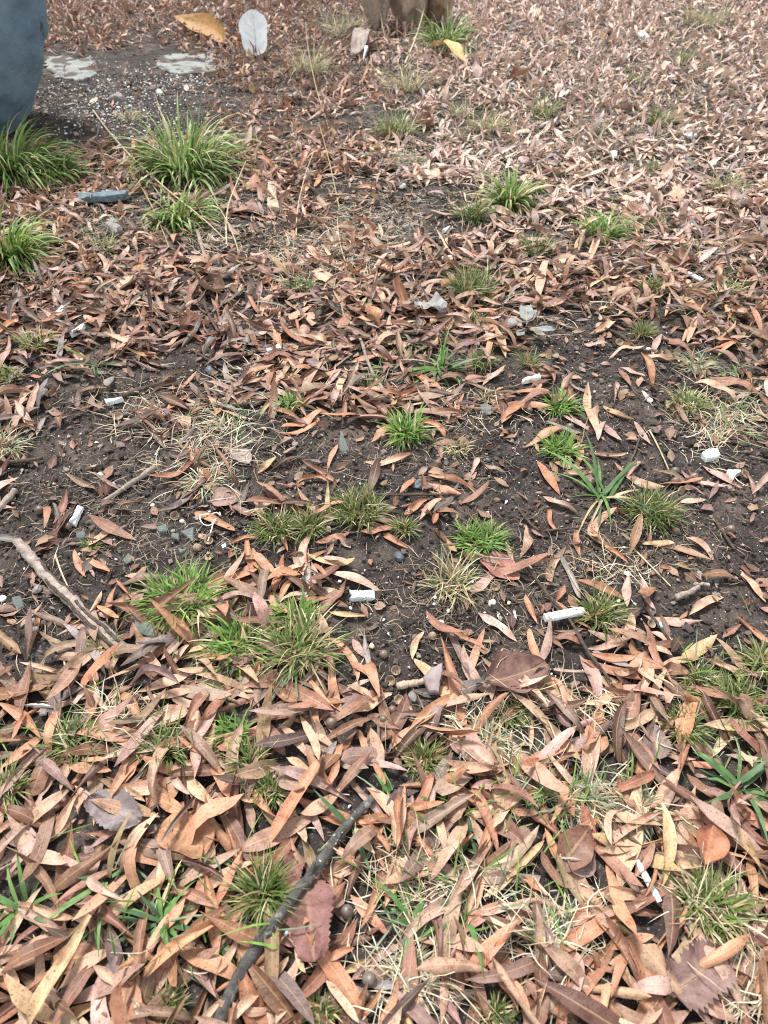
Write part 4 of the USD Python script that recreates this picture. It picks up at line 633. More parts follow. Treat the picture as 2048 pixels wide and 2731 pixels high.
rod('small pale rod on soil below the pair of dark tufts', (1178, 697), (1203, 688), 10)
rod('white stub beside brown curled leaves above the pale rod', (1182, 625), (1204, 614), 13)
rod('tiny white stick at the left end of the long rod', (1371, 1632), (1376, 1650), 6)
chip('white_fragment', 'white block chip with notched left end on dark soil near centre', [(932, 1584), (998, 1581), (1000, 1597), (933, 1604), (940, 1595)], 'chip', 0.010)
chip('white_fragment', 'white block chip at far left, uppermost of the three', [(140, 849), (163, 832), (169, 824), (182, 832), (172, 840), (158, 854), (147, 854)], 'chip', 0.008)
chip('white_fragment', 'white block chip behind a dark green blade at left', [(186, 893), (226, 874), (232, 882), (222, 889), (193, 903)], 'chip', 0.010)
chip('white_fragment', 'white block chip lying against a gray twig at left', [(282, 1076), (327, 1062), (332, 1073), (288, 1085)], 'chip', 0.010)
chip('white_fragment', 'white block chip on grit left of the pale forked twig', [(712, 941), (746, 926), (752, 936), (716, 951)], 'chip', 0.009)
chip('folded_paper_chip', 'folded white paper-like chip with torn gray edge on dark soil at left', [(181, 1393), (211, 1354), (226, 1360), (221, 1370), (214, 1378), (202, 1405)], 'chip', 0.006)
chip('white_fragment', 'white flat chip leaning on a leaf at right above the paired acorns', [(1869, 1213), (1885, 1205), (1910, 1203), (1920, 1217), (1912, 1223), (1883, 1227)], 'chip', 0.010, tilt=(0, 0.25))
chip('white_fragment', 'white wedge-shaped chip beside an acorn cap at right', [(1938, 1257), (1976, 1255), (1974, 1264), (1960, 1272), (1953, 1281), (1945, 1278)], 'cream', 0.009)
chip('white_fragment', 'white irregular scrap on bare soil at upper right', [(1711, 1042), (1721, 1048), (1742, 1068), (1736, 1074), (1726, 1068)], 'chip', 0.004)
chip('white_fragment', 'rolled pale gray strip on leaves left of the bare soil', [(1391, 1020), (1400, 1013), (1440, 1003), (1442, 1014), (1418, 1020), (1394, 1026)], 'cream', 0.010, 0.004)
chip('white_fragment', 'curved white sliver at lower left edge below the weathered stick', [(66, 1882), (90, 1880), (130, 1884), (146, 1894), (128, 1892), (90, 1888)], 'cream', 0.006)
chip('white_fragment', 'bluish white chip beside orange scraps above centre', [(1065, 507), (1076, 496), (1082, 503), (1072, 512)], 'chip', 0.008)
chip('white_fragment', 'small square white chip in the upper right litter', [(1626, 406), (1646, 405), (1644, 420), (1627, 421)], 'chip', 0.008)
chip('white_fragment', 'pale flat scrap in the far right litter', [(1818, 366), (1836, 360), (1856, 372), (1840, 376)], 'chip', 0.008)
chip('white_fragment', 'white crumpled scrap near the top right', [(1698, 96), (1714, 92), (1728, 112), (1712, 116)], 'chip', 0.02)
chip('white_fragment', 'white curved chip under the gray drooping leaf at the top', [(968, 150), (974, 158), (982, 166), (974, 168)], 'chip', 0.012)
chip('gray_scrap', 'small gray scrap beside the curved white sliver', [(103, 1898), (116, 1888), (132, 1890), (124, 1908), (106, 1910)], 'graystone', 0.003, cat='scrap')
chip('crumpled_scrap', 'pale gray crumpled scrap below the slate strip', [(282, 612), (298, 596), (322, 600), (330, 618), (312, 630), (290, 626)], 'graystone', 0.02, 0.006, 0.003, cat='scrap')
chip('slate_strip', 'long blue-gray slate strip between the left grass clumps', [(210, 523), (335, 519), (342, 526), (316, 537), (290, 541), (262, 538), (212, 545)], 'slate', 0.018, 0.003, 0.003, step=0.012, cat='stone strip')
chip('wood_chip', 'pale weathered wood chip stake lying near the dry stalks', [(716, 502), (740, 502), (740, 545), (746, 570), (714, 568)], 'wood', 0.02, 0.004, 0.001, step=0.01, cat='wood chip')
chip('sherd', 'mauve curved sherd with white broken edge beside a broken twig', [(1128, 1808), (1150, 1790), (1178, 1786), (1180, 1810), (1172, 1836), (1170, 1852), (1146, 1854), (1134, 1832)], 'sherd', 0.008, 0.002, tilt=(0.25, 0.1), cat='sherd')
for lab, pts, m in [('large clear glass triangle, biggest of the left shards', [(483, 1423), (518, 1413), (517, 1430), (515, 1447)], 'glass'), ('small clear glass square left of the glass triangle', [(459, 1424), (480, 1431), (478, 1446), (458, 1438)], 'glass'),
    ('green-gray glass shard below the acorn cup at left', [(418, 1413), (446, 1405), (447, 1422), (426, 1424)], 'glassgreen'), ('thin glass sliver below the small glass square', [(476, 1466), (481, 1478), (496, 1472), (497, 1468), (485, 1472)], 'glass'),
    ('dark glass shard below the folded paper chip', [(203, 1422), (225, 1420), (232, 1430), (222, 1440), (206, 1438)], 'glassgreen'), ('round chunk of clear glass above the left stick', [(330, 1498), (346, 1482), (354, 1494), (350, 1502), (334, 1504)], 'glass'),
    ('blue-tinted glass chunk at the left edge below the weathered stick', [(37, 1600), (60, 1597), (68, 1622), (50, 1632), (40, 1618)], 'glass'), ('dull green glass triangle under an orange leaf', [(364, 1664), (374, 1660), (410, 1676), (416, 1704), (392, 1702), (370, 1690)], 'glassgreen'),
    ('teal glass sliver on bare soil near centre', [(908, 1158), (914, 1164), (931, 1208), (907, 1208), (905, 1190)], 'glassgreen'), ('clear glass piece right of the bright wide-bladed grass', [(1280, 1085), (1295, 1082), (1310, 1090), (1308, 1108), (1284, 1108)], 'glass'),
    ('white glassy flake right of the large glass triangle', [(592, 1460), (604, 1454), (606, 1466), (594, 1470)], 'glass')]:
    chip('glass_shard', lab, pts, m, 0.004, 0.0006, 0.0001, 0.003, (0.06, 0.1), 'glass shard', 0.01, False)
STONES = [('pebble', 'dark glossy blue-black pebble among leaves at left middle', 560, 990, 38, .55, 'darkstone', .6), ('pebble', 'dark bluish stone in soil above the white block chip', 1064, 1485, 36, .6, 'darkstone', .75), ('pebble', 'flat blue-gray stone on soil above the twig', 1117, 1293, 38, .45, 'slate', .8),
    ('pebble', 'cream oval pebble left of the long white rod', 1312, 1609, 26, .7, 'cream', .75), ('pebble', 'white angular pebble above the cream pebbles', 1160, 1593, 11, .7, 'chip', .9), ('pebble', 'tiny white pebble under the angular white one', 1158, 1610, 9, .7, 'chip', .9),
    ('pebble', 'white pebble left of the bent root', 1177, 1657, 14, .8, 'chip', 1.2), ('pebble', 'dull white pebble beside the bent root', 1195, 1629, 13, .7, 'cream', .9), ('pebble', 'yellow pebble among orange leaves below centre', 992, 1723, 17, .8, 'yellow', .8),
    ('pebble', 'small yellow stone at the foot of the pale rosette tuft', 1180, 1595, 14, .7, 'yellow', .8), ('pebble', 'small cream stone left of the tiny white stick', 1357, 1608, 12, .7, 'yellow', .9), ('pebble', 'pale blue-gray chip near the left end of the long rod', 1330, 1642, 16, .5, 'cream', .6),
    ('pebble', 'white pebble on dark soil above the folded paper chip, left one', 270, 1269, 22, .6, 'chip', .7), ('pebble', 'rounder white pebble on dark soil above the folded paper chip, right one', 302, 1295, 16, .7, 'chip', .9), ('pebble', 'small white fleck on soil below the acorn cap ring', 258, 1182, 12, .4, 'chip', .5),
    ('pebble', 'small white round pebble on soil right of the folded paper chip', 408, 1350, 13, .8, 'chip', .9), ('pebble', 'pale pebble touching the acorn cup', 486, 1392, 15, .8, 'cream', .9), ('pebble', 'white pebble below its gray twin at the left edge', 94, 1678, 18, .9, 'chip', .9), ('pebble', 'gray pebble just above the white pebble at the left edge', 89, 1658, 20, .8, 'graystone', 1.0),
    ('pebble', 'white shell-like stone at the left edge beside the blue-tinted glass', 8, 1599, 26, .5, 'chip', .8), ('pebble', 'gray stone under the weathered stick', 100, 1572, 28, .7, 'graystone', .8), ('pebble', 'gray pebble in the bright green tuft', 487, 1660, 26, .7, 'graystone', .8),
    ('pebble', 'pale stone on gritty soil below the sandy concrete patch', 425, 248, 26, .7, 'cream', .7), ('soil_lump', 'dark soil lump on the gritty ground', 312, 265, 46, .6, 'graystone', .8), ('pebble', 'blue pebble on dark soil at right', 1911, 1547, 17, .7, 'darkstone', .9),
    ('pebble', 'white fleck above the light blue fleck', 1675, 1528, 15, .5, 'chip', 1.3), ('pebble', 'white crumb beside the small dark tuft', 1650, 1600, 13, .6, 'chip', .9), ('blue_fleck', 'light blue plastic-like fleck beside an acorn cap', 1765, 1663, 24, .4, 'blue', .7), ('pebble', 'blue-gray pebble right of the lone round acorn', 1301, 1228, 17, .7, 'darkstone', .9),
    ('blue_fleck', 'tiny bright blue fleck under the dark red serrated leaf', 763, 2485, 11, .7, 'blue', .8), ('pebble', 'white crumb in soil right of the small bright tuft', 1118, 1183, 14, .5, 'chip', .7), ('pebble', 'white crumb between the forked twig and soil', 1003, 1120, 9, .7, 'chip', .9), ('pebble', 'white bone-like crumb above the lone acorn on the right', 1300, 1192, 15, .5, 'chip', .6),
    ('pebble', 'white crumb at the tip of the long orange leaf', 1422, 1180, 18, .4, 'chip', .5), ('pebble', 'white crumb below the lone acorn', 1300, 1366, 14, .5, 'chip', .7), ('pebble', 'white crumb on soil left of the big sprawling grass', 1585, 1045, 10, .6, 'chip', .7), ('pebble', 'pale crumb at the upper edge of the bare soil', 1728, 935, 16, .5, 'cream', .6),
    ('pebble', 'gray oblong stone beside the mauve sherd', 1100, 1855, 32, .5, 'graystone', .7), ('pebble', 'white bit below the white block chip', 935, 1622, 13, .5, 'chip', .7), ('pebble', 'white fragment under the white block chip at right', 1024, 1653, 11, .5, 'chip', .6), ('pebble', 'white crumb above the pinkish leaf left of the white block chip', 898, 1508, 12, .8, 'chip', .9),
    ('pebble', 'white crumb beside the small shoot left of the white block chip', 906, 1548, 11, .7, 'chip', .9), ('pebble', 'white lump at the foot of the yellow-green leaves', 800, 1545, 13, .8, 'chip', .9)]
for name, lab, px, py, w, fl, mm, asp in STONES:
    g = stand(px, py); R = 0.92 * w / float(scale_at(px, py)) / 2; V, F = pebble(g - [0, 0, R * fl * 0.45], R, fl, zlib.crc32(lab.encode()) % 100, 3 if w > 20 else 2, 0.3, asp, px % 3)
    put(name, V, F, M[mm], loc=g, smooth=True, label=lab, cat='pebble' if name == 'pebble' else name.replace('_', ' '))
# acorns and caps
def acorn(lab, px, py, w, ang=(0, 0, 0), m='acorn', cup=False):
    g = stand(px, py); R = 0.86 * w / float(scale_at(px, py)) / 2; th = np.linspace(0, PI, 13)
    prof = [(max(1e-5, R * math.sin(a) ** 0.85), -R * 1.05 * math.cos(a)) for a in th]; V, F = lathe(prof, 18)
    pos = g + [0, 0, R * 0.45]; t = thing('acorn', lab, 'acorn', g)
    put('nut', turn(V, *ang) + pos, F, M[m], t, g)
    V, F = lathe([(1e-5, R * 1.0), (R * 0.16, R * 1.02), (R * 0.12, R * 1.12), (R * 0.03, R * 1.3), (1e-5, R * 1.3)], 8); put('tip', turn(V, *ang) + pos, F, M['twig'], t, g)
    if cup:
        V, F = lathe([(1e-5, -R * 1.18), (R * 0.7, -R * 1.05), (R * 1.1, -R * 0.55), (R * 1.15, -R * 0.1), (R * 1.02, -R * 0.1)], 18); put('cup', turn(V, *ang) + pos, F, M['cap'], t, g)
    i, j = cell(g[0], g[1]); pile[i, j] = max(pile[i, j], R)
def cap(lab, px, py, w, ang=(0, 0, 0)):
    g = stand(px, py); R = w / float(scale_at(px, py)) / 2; t = thing('acorn_cup', lab, 'acorn cup', g); pos = g + [0, 0, R * 0.42]
    prof = [(1e-5, -R * 0.5), (R * 0.5, -R * 0.42), (R * 0.88, -R * 0.08), (R * 1.0, R * 0.22), (R * 0.93, R * 0.3), (R * 0.78, R * 0.2), (R * 0.62, -R * 0.08), (R * 0.3, -R * 0.26), (1e-5, -R * 0.28)]
    V, F = lathe(prof, 20); V *= (1 + 0.05 * (meshkit.noise(V / R * 6, 3) - 0.5))[:, None]; put('bowl', turn(V, *ang) + pos, F, M['cap'], t, g)
    V, F = tube(np.array([[0, 0, -R * 0.48], [R * 0.03, 0, -R * 0.65], [R * 0.1, 0, -R * 0.8]]), R * 0.1, 6); put('stalk', turn(V, *ang) + pos, F, M['twig'], t, g)
for lab, px, py, w, ang, m, cp in [('lone round brown acorn on bare soil near centre', 1168, 1238, 23, (0.9, 0.3, 0), 'acorn', 0), ('dark acorn at the foot of the small bright tuft', 1023, 1170, 23, (1.2, 0, 1), 'acorn', 0), ('dark acorn under leaves left of the teal glass sliver', 727, 1135, 19, (1, 0.3, 2), 'acorngray', 0),
    ('black-brown acorn at the end of the curved twig on the left', 618, 1060, 20, (1, 0, 0), 'acorngray', 0), ('brown acorn beside the black-brown one on the left', 655, 1075, 18, (1, 1, 0), 'acorn', 0), ('upper of two touching acorns on the right soil', 1800, 1258, 27, (1, 0.2, 0), 'acorngray', 0), ('lower of two touching acorns on the right soil', 1800, 1283, 26, (1.2, 0, 1), 'acorn', 0),
    ('acorn cradled in the big sprawling grass', 1574, 1287, 23, (1, 0.2, 0.5), 'acorn', 0), ('acorn beside the gray-green small tuft right of the glass', 1520, 1140, 23, (1, 0, 0), 'acorngray', 0), ('half-hidden acorn under leaves beside the rolled pale strip', 1412, 1093, 20, (1, 0.3, 0), 'acorngray', 0), ('acorn at the edge of the bare soil, top middle', 1558, 1023, 16, (1, 0.3, 0), 'acorngray', 0),
    ('reddish acorn half sunk in soil at right', 1948, 1413, 26, (1, 0.3, 1), 'acorn', 0), ('acorn at the foot of the dark olive tuft', 1802, 1419, 24, (1, 0.3, 1), 'acorn', 0), ('acorn between leaves below the long white rod', 1685, 1683, 26, (1, 0.3, 1), 'acorn', 0), ('greenish acorn right of its neighbour below the long rod', 1719, 1696, 22, (0.7, 0.3, 1), 'acorngray', 0),
    ('acorn in the soil left of the acorn cap ring below centre', 1023, 1748, 28, (1, 0.2, 0), 'acorn', 0), ('small mottled acorn at the tip of the bent root', 1153, 1698, 25, (1.2, 0.2, 2), 'cap', 0), ('acorn between orange leaves above the white block chip', 890, 1448, 22, (1.1, 0.3, 1), 'acorn', 1), ('gray acorn in the litter at the bottom middle', 985, 2612, 42, (0.8, 0.4, 1), 'acorngray', 0),
    ('glossy brown acorn in the litter below the sherd', 1046, 1893, 27, (1, 0.3, 1), 'acorn', 0), ('tan acorn half under leaves below the orange leaves', 884, 1927, 34, (1, 0.3, 1), 'acorn', 0), ('acorn with knobbly cap among the glass shards', 528, 1462, 24, (0.3, 1.4, 0), 'cap', 1), ('brown acorn below the folded white paper chip', 183, 1404, 22, (1, 0.3, 1), 'acorn', 0),
    ('pale acorn in litter right of its glossy neighbour', 1022, 1918, 26, (1, 0.5, 1), 'acorn', 0), ('gray acorn with scar in litter above the gray one', 925, 2430, 38, (0.3, 0.3, 1), 'acorngray', 0), ('red-brown acorn at the left edge by a cap', 20, 1214, 20, (1, 0.3, 1), 'acorn', 0), ('reddish round acorn left of the folded paper chip', 108, 1366, 28, (1, 0.3, 1), 'acorn', 0)]:
    acorn(lab, px, py, w, ang, m, cp)
for lab, px, py, w, ang in [('acorn cap ring below the white chip that touches a twig', 316, 1116, 27, (0.3, 0.2, 0)), ('acorn cup tipped open above the glass shards', 467, 1381, 25, (0.5, 0.6, 0)), ('gray acorn cap ring beside the string loop', 558, 1446, 24, (0.2, 0.1, 0)), ('mossy gray acorn cap beside the weathered stick', 352, 1648, 36, (0.2, 0.2, 0)),
    ('dark acorn cap in litter left of the dark rosette tuft', 352, 1922, 34, (0.3, 0.2, 0)), ('pale acorn cap on its side in the orange leaves', 798, 1480, 24, (1.1, 0.5, 0)), ('acorn cap ring, upper of two below the yellow pebble', 1055, 1790, 27, (0.5, 0.3, 0)), ('acorn cap ring, lower of two below the yellow pebble', 1041, 1817, 29, (0.6, -0.3, 0)),
    ('acorn cap with gray filling right of the tan rolled leaf', 1064, 1868, 28, (0.2, 0, 0)), ('broken acorn cap in the litter below the sherd', 1118, 1947, 28, (0.8, 0.6, 0)), ('acorn cap ring on soil under the bright grass at right', 1487, 1231, 25, (0.5, 0.2, 0)), ('acorn cap ring beside the white wedge chip', 1988, 1262, 26, (0.3, 0.4, 0)),
    ('dark acorn cap ring on bare soil below the tan leaves', 1650, 920, 23, (0.4, 0.1, 0)), ('upper acorn cap beside the gray-green tuft on the right', 1793, 1086, 25, (0.7, 0.2, 0)), ('lower acorn cap beside the gray-green tuft on the right', 1802, 1108, 25, (1.0, 0.5, 0)), ('acorn cap below the paired acorns', 1815, 1310, 25, (0.9, 0.8, 0)),
    ('acorn cap left of the light blue fleck', 1738, 1661, 25, (0.3, 0.3, 0)), ('acorn cap ring under the red triangular leaf', 1320, 1566, 26, (0.6, 0.2, 0)), ('acorn cap in grass left of the long rod', 1394, 1683, 26, (0.9, 0.2, 0)), ('acorn cap at the right edge of the tan litter', 1974, 995, 22, (0.6, 0.4, 0)), ('acorn cap at the left edge by the red-brown acorn', 44, 1218, 24, (0.6, 0.4, 0))]:
    cap(lab, px, py, w, ang)
# ---------------------------------------------------------------- grass: tufts, rosettes, stalks
GREEN = {'lush': [(0.12, 0.22, 0.04), (0.17, 0.28, 0.07), (0.08, 0.15, 0.035), (0.2, 0.29, 0.09), (0.25, 0.3, 0.12)], 'bright': [(0.13, 0.25, 0.045), (0.17, 0.28, 0.07), (0.09, 0.17, 0.04)], 'fine': [(0.065, 0.11, 0.025), (0.1, 0.15, 0.04), (0.16, 0.18, 0.065)],
         'mid': [(0.1, 0.17, 0.04), (0.15, 0.21, 0.065), (0.22, 0.24, 0.11)], 'pale': [(0.2, 0.24, 0.13), (0.3, 0.3, 0.17), (0.14, 0.18, 0.08)], 'gray': [(0.2, 0.25, 0.19), (0.14, 0.19, 0.12), (0.28, 0.31, 0.24)], 'wide': [(0.09, 0.19, 0.06), (0.12, 0.23, 0.07), (0.08, 0.15, 0.07)]}
STRAW = [(0.5, 0.42, 0.27), (0.42, 0.33, 0.2), (0.58, 0.52, 0.38), (0.33, 0.25, 0.15)]
DRY = {'lush': .12, 'bright': .12, 'fine': .2, 'mid': .3, 'pale': .6, 'gray': .5, 'wide': .1}
def tuft(px, py, w, h, n, style, lab, lean=(0, 0), single=False, cat='grass tuft', up=0.0):
    r = rng(lab); g = at(px, py + h * 0.28); sc = float(scale_at(px, py)); rad = w / sc / 2; tall = h / sc
    rad = min(rad, 0.2); core = rad * (0.6 if style not in ('lush', 'wide') else 0.5 if style == 'lush' else 0.25); n = n if single else int(n * 1.35)
    a = r.uniform(0, 2 * PI, n); d = core * np.sqrt(r.random(n)); base = np.stack([g[0] + d * np.cos(a), g[1] + d * np.sin(a) * 0.8, 0 * a], 1); base[:, 2] = terrain(base[:, 0], base[:, 1]) + np.minimum(pile_at(base[:, 0], base[:, 1]) * 0.5, 0.01) - 0.002
    L = (np.maximum(rad * 1.0, tall * 0.8) * (r.uniform(0.7, 1.0) if style == 'lush' else 1.25) if style in ('lush', 'wide') else np.maximum(rad * 0.7, tall * 0.6) * 1.15) * r.uniform(0.45, 1.3, n)
    if style == 'lush': L *= 1.15
    elev = r.normal({'lush': 0.95, 'bright': 0.85, 'fine': 1.0, 'mid': 0.95, 'pale': 0.9, 'gray': 0.6, 'wide': 0.45}[style] + up, 0.26 if style != 'lush' else 0.38, n).clip(0.12, 1.5)
    droop = r.uniform(0.5, 1.5, n) * {'lush': 1.75, 'bright': 1.0, 'fine': 1.1, 'mid': 1.0, 'pale': 1.1, 'gray': 1.1, 'wide': 0.8}[style]
    az = a + r.normal(0, 0.6 if style in ('lush', 'wide') else 1.15, n); ax, ay = np.cos(az) + lean[0], np.sin(az) + lean[1]; az = np.arctan2(ay, ax)
    W = {'lush': .0058, 'bright': .0035, 'fine': .002, 'mid': .0026, 'pale': .0021, 'gray': .0024, 'wide': .0068}[style] * r.uniform(0.6, 1.25, n) * (1.0 if py > 700 else 1.3)
    V, F = ribbons(base, az, elev, droop, L, W, 7, (0.22 if style == 'lush' else 0.14) if style not in ('gray', 'pale') else 0.4, int(r.integers(1e9)))
    dead = r.random(n) < DRY[style]; gt = np.array(GREEN[style])[r.integers(0, len(GREEN[style]), n)] * r.normal(1, 0.15, (n, 1)).clip(.6, 1.5); st = np.array(STRAW)[r.integers(0, 4, n)] * r.normal(1, 0.15, (n, 1)).clip(.6, 1.3)
    loc = [g[0], g[1], float(terrain(g[0], g[1]))]; t = thing('grass_tuft' if cat == 'grass tuft' else cat.replace(' ', '_'), lab, cat, loc)
    m = V.shape[1]; fade = np.clip(np.linspace(0, 1, 8) * 2, 0.0, 1)[:, None, None].repeat(2, 1).reshape(-1, 1)      # blades are paler at the foot
    def tones(idx, base_tone): return np.concatenate([base_tone[k] * (0.45 + 0.55 * fade) + np.array((0.3, 0.3, 0.18)) * 0.55 * (1 - fade) for k in idx])
    if single:
        for k in range(n): put('blade' if not dead[k] else 'dry_blade', V[k], F, M['grass'], t, loc, tone=(st if dead[k] else gt)[k])
        return
    for nm, sel, tn in (('green_blades', ~dead, gt), ('dry_blades', dead, st)):
        idx = np.nonzero(sel)[0]
        if len(idx):
            v, f = joined(V[idx], F); put(nm, v, f, M['grass'], t, loc, tone=np.repeat(tn[idx], m, 0), kind='stuff')
for a in TUFTS: tuft(*a[:7], lean=a[7] if len(a) > 7 else (0, 0))
for a in SPRIGS: tuft(*a, single=True, cat='grass sprig')
# the sprawling grass on bare soil, blade by blade as in the photograph
g0 = at(1602, 1325); loc = g0; t = thing('sprawling_grass', 'big sprawling grass with long flat blades on the right bare soil', 'grass', loc)
for k, (x, y, w, dead) in enumerate([(1445, 1210, 12, 0), (1490, 1190, 9, 0), (1545, 1175, 10, 0), (1675, 1218, 12, 0), (1690, 1235, 9, 0), (1720, 1230, 9, 0), (1690, 1305, 9, 1), (1710, 1345, 8, 1), (1740, 1390, 11, 0), (1720, 1430, 11, 0), (1640, 1425, 12, 0), (1593, 1405, 9, 0), (1560, 1395, 6, 1), (1535, 1430, 7, 1), (1515, 1325, 8, 0), (1520, 1335, 6, 0), (1470, 1285, 8, 0), (1558, 1430, 5, 1), (1650, 1255, 8, 0), (1600, 1220, 8, 0), (1760, 1400, 8, 0), (1540, 1290, 9, 0)]):
    r = rng('sprawl', k); e = at(x, y); d = e - g0; L = np.linalg.norm(d[:2]) * 1.06; az = math.atan2(d[1], d[0])
    V, F = ribbons((g0 + [r.normal(0, .006), r.normal(0, .006), 0])[None], np.array([az]), np.array([r.uniform(.35, .7)]), np.array([r.uniform(.8, 1.4)]), np.array([L]), np.array([w / float(scale_at(x, y))]), 9, 0.06, k)
    put('dry_blade' if dead else 'blade', V[0], F, M['grass'], t, loc, tone=np.array(STRAW[k % 3] if dead else GREEN['wide'][k % 3]) * r.normal(1, .12))
# the gray-leaved weed
g0 = stand(1402, 890); t = thing('weed', 'dusty gray-green weed with rounded leaves at the top of the bare soil', 'weed', g0)
for k, (x, y, W, tn) in enumerate([(1340, 892, .024, (.25, .29, .26)), (1356, 862, .018, (.26, .29, .28)), (1380, 908, .02, (.28, .31, .29)), (1430, 900, .024, (.24, .26, .2)), (1412, 852, .022, (.27, .275, .28)), (1464, 905, .022, (.29, .31, .35)), (1440, 918, .022, (.3, .28, .2)), (1398, 848, .018, (.3, .32, .3))]):
    e = stand(x, y); d = (e - g0)[:2]; L = float(np.linalg.norm(d)) * 1.2; V, uv, F, _ = sheets(1, L, max(W * .8, L * .34), -0.3, 0.2, 0.4, 0.1, 0.25, 700 + k, 12, 6, 0.6, 0.4, 0.25, 0.12)
    m = g0[:2] + d * 0.55; V = place(V, np.array([math.atan2(d[1], d[0])]), np.array([-0.05]), np.array([0.0]), m[:1], m[1:2])[0]; V[..., 2] += g0[2] + 0.006 - V[..., 2].min() + 0.002 * k
    put('leaf', V.reshape(-1, 3), F, M['broad'], t, g0, uv=uv.reshape(-1, 2), tone=np.array(tn) * 0.75)
# long dry stalks
for k, (lab, pts, w, h) in enumerate([('long pale stalk arching from the gritty soil to the sprawling clump', [(248, 292), (330, 395), (440, 500), (560, 600), (600, 640)], 5, .05), ('second pale stalk crossing right of the slate strip', [(350, 455), (410, 560), (450, 660)], 4, .04), ('upright dry stalk beside the wood chip stake, left one', [(605, 655), (618, 520), (655, 430)], 4, .05),
    ('dry stalk leaning left in the straw above centre', [(640, 690), (610, 600), (560, 520)], 4, .05), ('pale upright stalk right of the white upright leaf', [(880, 350), (840, 220), (815, 60)], 3, .09), ('tall stalk in front of the big crumpled leaf, right one', [(1080, 170), (1115, 80), (1135, 0)], 4, .12), ('thin stalk in front of the big crumpled leaf, left one', [(1030, 110), (1018, 60), (1012, 0)], 3, .12),
    ('dry stalk rising left of the upper circle of chips', [(905, 560), (880, 440), (850, 330)], 3, .06), ('dry stalk in the straw right of the wood chip stake', [(790, 640), (800, 520), (835, 410)], 3, .05), ('dry stalk bent over the upper middle straw', [(930, 720), (905, 640), (900, 580)], 4, .04), ('thin pale straw left of the dead gray twig', [(395, 890), (370, 830), (350, 790)], 4, .01), ('pale straw lying beside the weathered stick end', [(148, 1480), (165, 1530), (190, 1580)], 6, .006),
    ('thin root-like straw between the weathered stick and lower left leaves', [(170, 1760), (180, 1820), (190, 1865)], 6, .006), ('pale stem with white sheath crossing the lower left litter', [(150, 1960), (158, 1905), (163, 1860)], 7, .012), ('thin straw arc on the soil right of the long rod', [(1680, 1450), (1730, 1500), (1790, 1560)], 5, .006), ('thin crossed straw over the soil above the paired acorns', [(1733, 1145), (1758, 1195), (1785, 1250)], 5, .01)]):
    g = stand(*np.array(pts, float).T); c = spline(g, 24); s = np.linspace(0, 1, 24); c[:, 2] += h * s * (1.6 - 0.6 * s); sh = 1 - (h * s * (1.6 - 0.6 * s)) / CAM_H; c[:, :2] *= sh[:, None]
    V, F = tube(c, w / float(scale_at(*np.mean(pts, 0))) / 2 * np.linspace(1.1, .6, 24), 5); put('dry_stalk', V, F, M['grass'], loc=[*c[0][:2], 0], tone=np.array(STRAW[k % 3]), label=lab, cat='stalk')

# ---------------------------------------------------------------- uncounted stuff: short grass, straw, crumbs, grit
def field(name, lab, spots, seed, tones, Lr, Wr, el, kink, everywhere=0):
    r = np.random.default_rng(seed); xs, ys = [], []
    for px, py, a, b, n in spots:
        q = r.normal(0, 0.55, (n, 2)); xs.append(px + a * q[:, 0]); ys.append(py + b * q[:, 1])
    if everywhere:
        y = r.uniform(0.0, 5.6, everywhere * 3); x = r.uniform(-3.4, 3.4, everywhere * 3); ok = np.abs(x) < 0.6 + 0.5 * y; e = project(np.stack([x, y, 0 * x], -1))[ok][:everywhere]; ok = r.random(len(e)) < 0.25 + 0.75 * cover(e[:, 0], e[:, 1]); xs.append(e[ok, 0]); ys.append(e[ok, 1])
    px, py = np.concatenate(xs), np.concatenate(ys); ok = py > -140; g = at(px[ok], py[ok]); n = len(g)
    g[:, 2] += pile_at(g[:, 0], g[:, 1]) * r.uniform(0.2, 1.0, n)
    V, F = ribbons(g, r.uniform(0, 2 * PI, n), np.abs(r.normal(*el, n)), r.uniform(0.1, 1.3, n), r.uniform(*Lr, n), r.uniform(*Wr, n), 5, kink, seed + 1)
    tn = np.array(tones)[r.integers(0, len(tones), n)] * r.normal(1, .15, (n, 1)).clip(.6, 1.4); m = V.shape[1]; v, f = joined(V, F)
    put(name, v, f, M['grass'], tone=np.repeat(tn, m, 0), label=lab, kind='stuff')
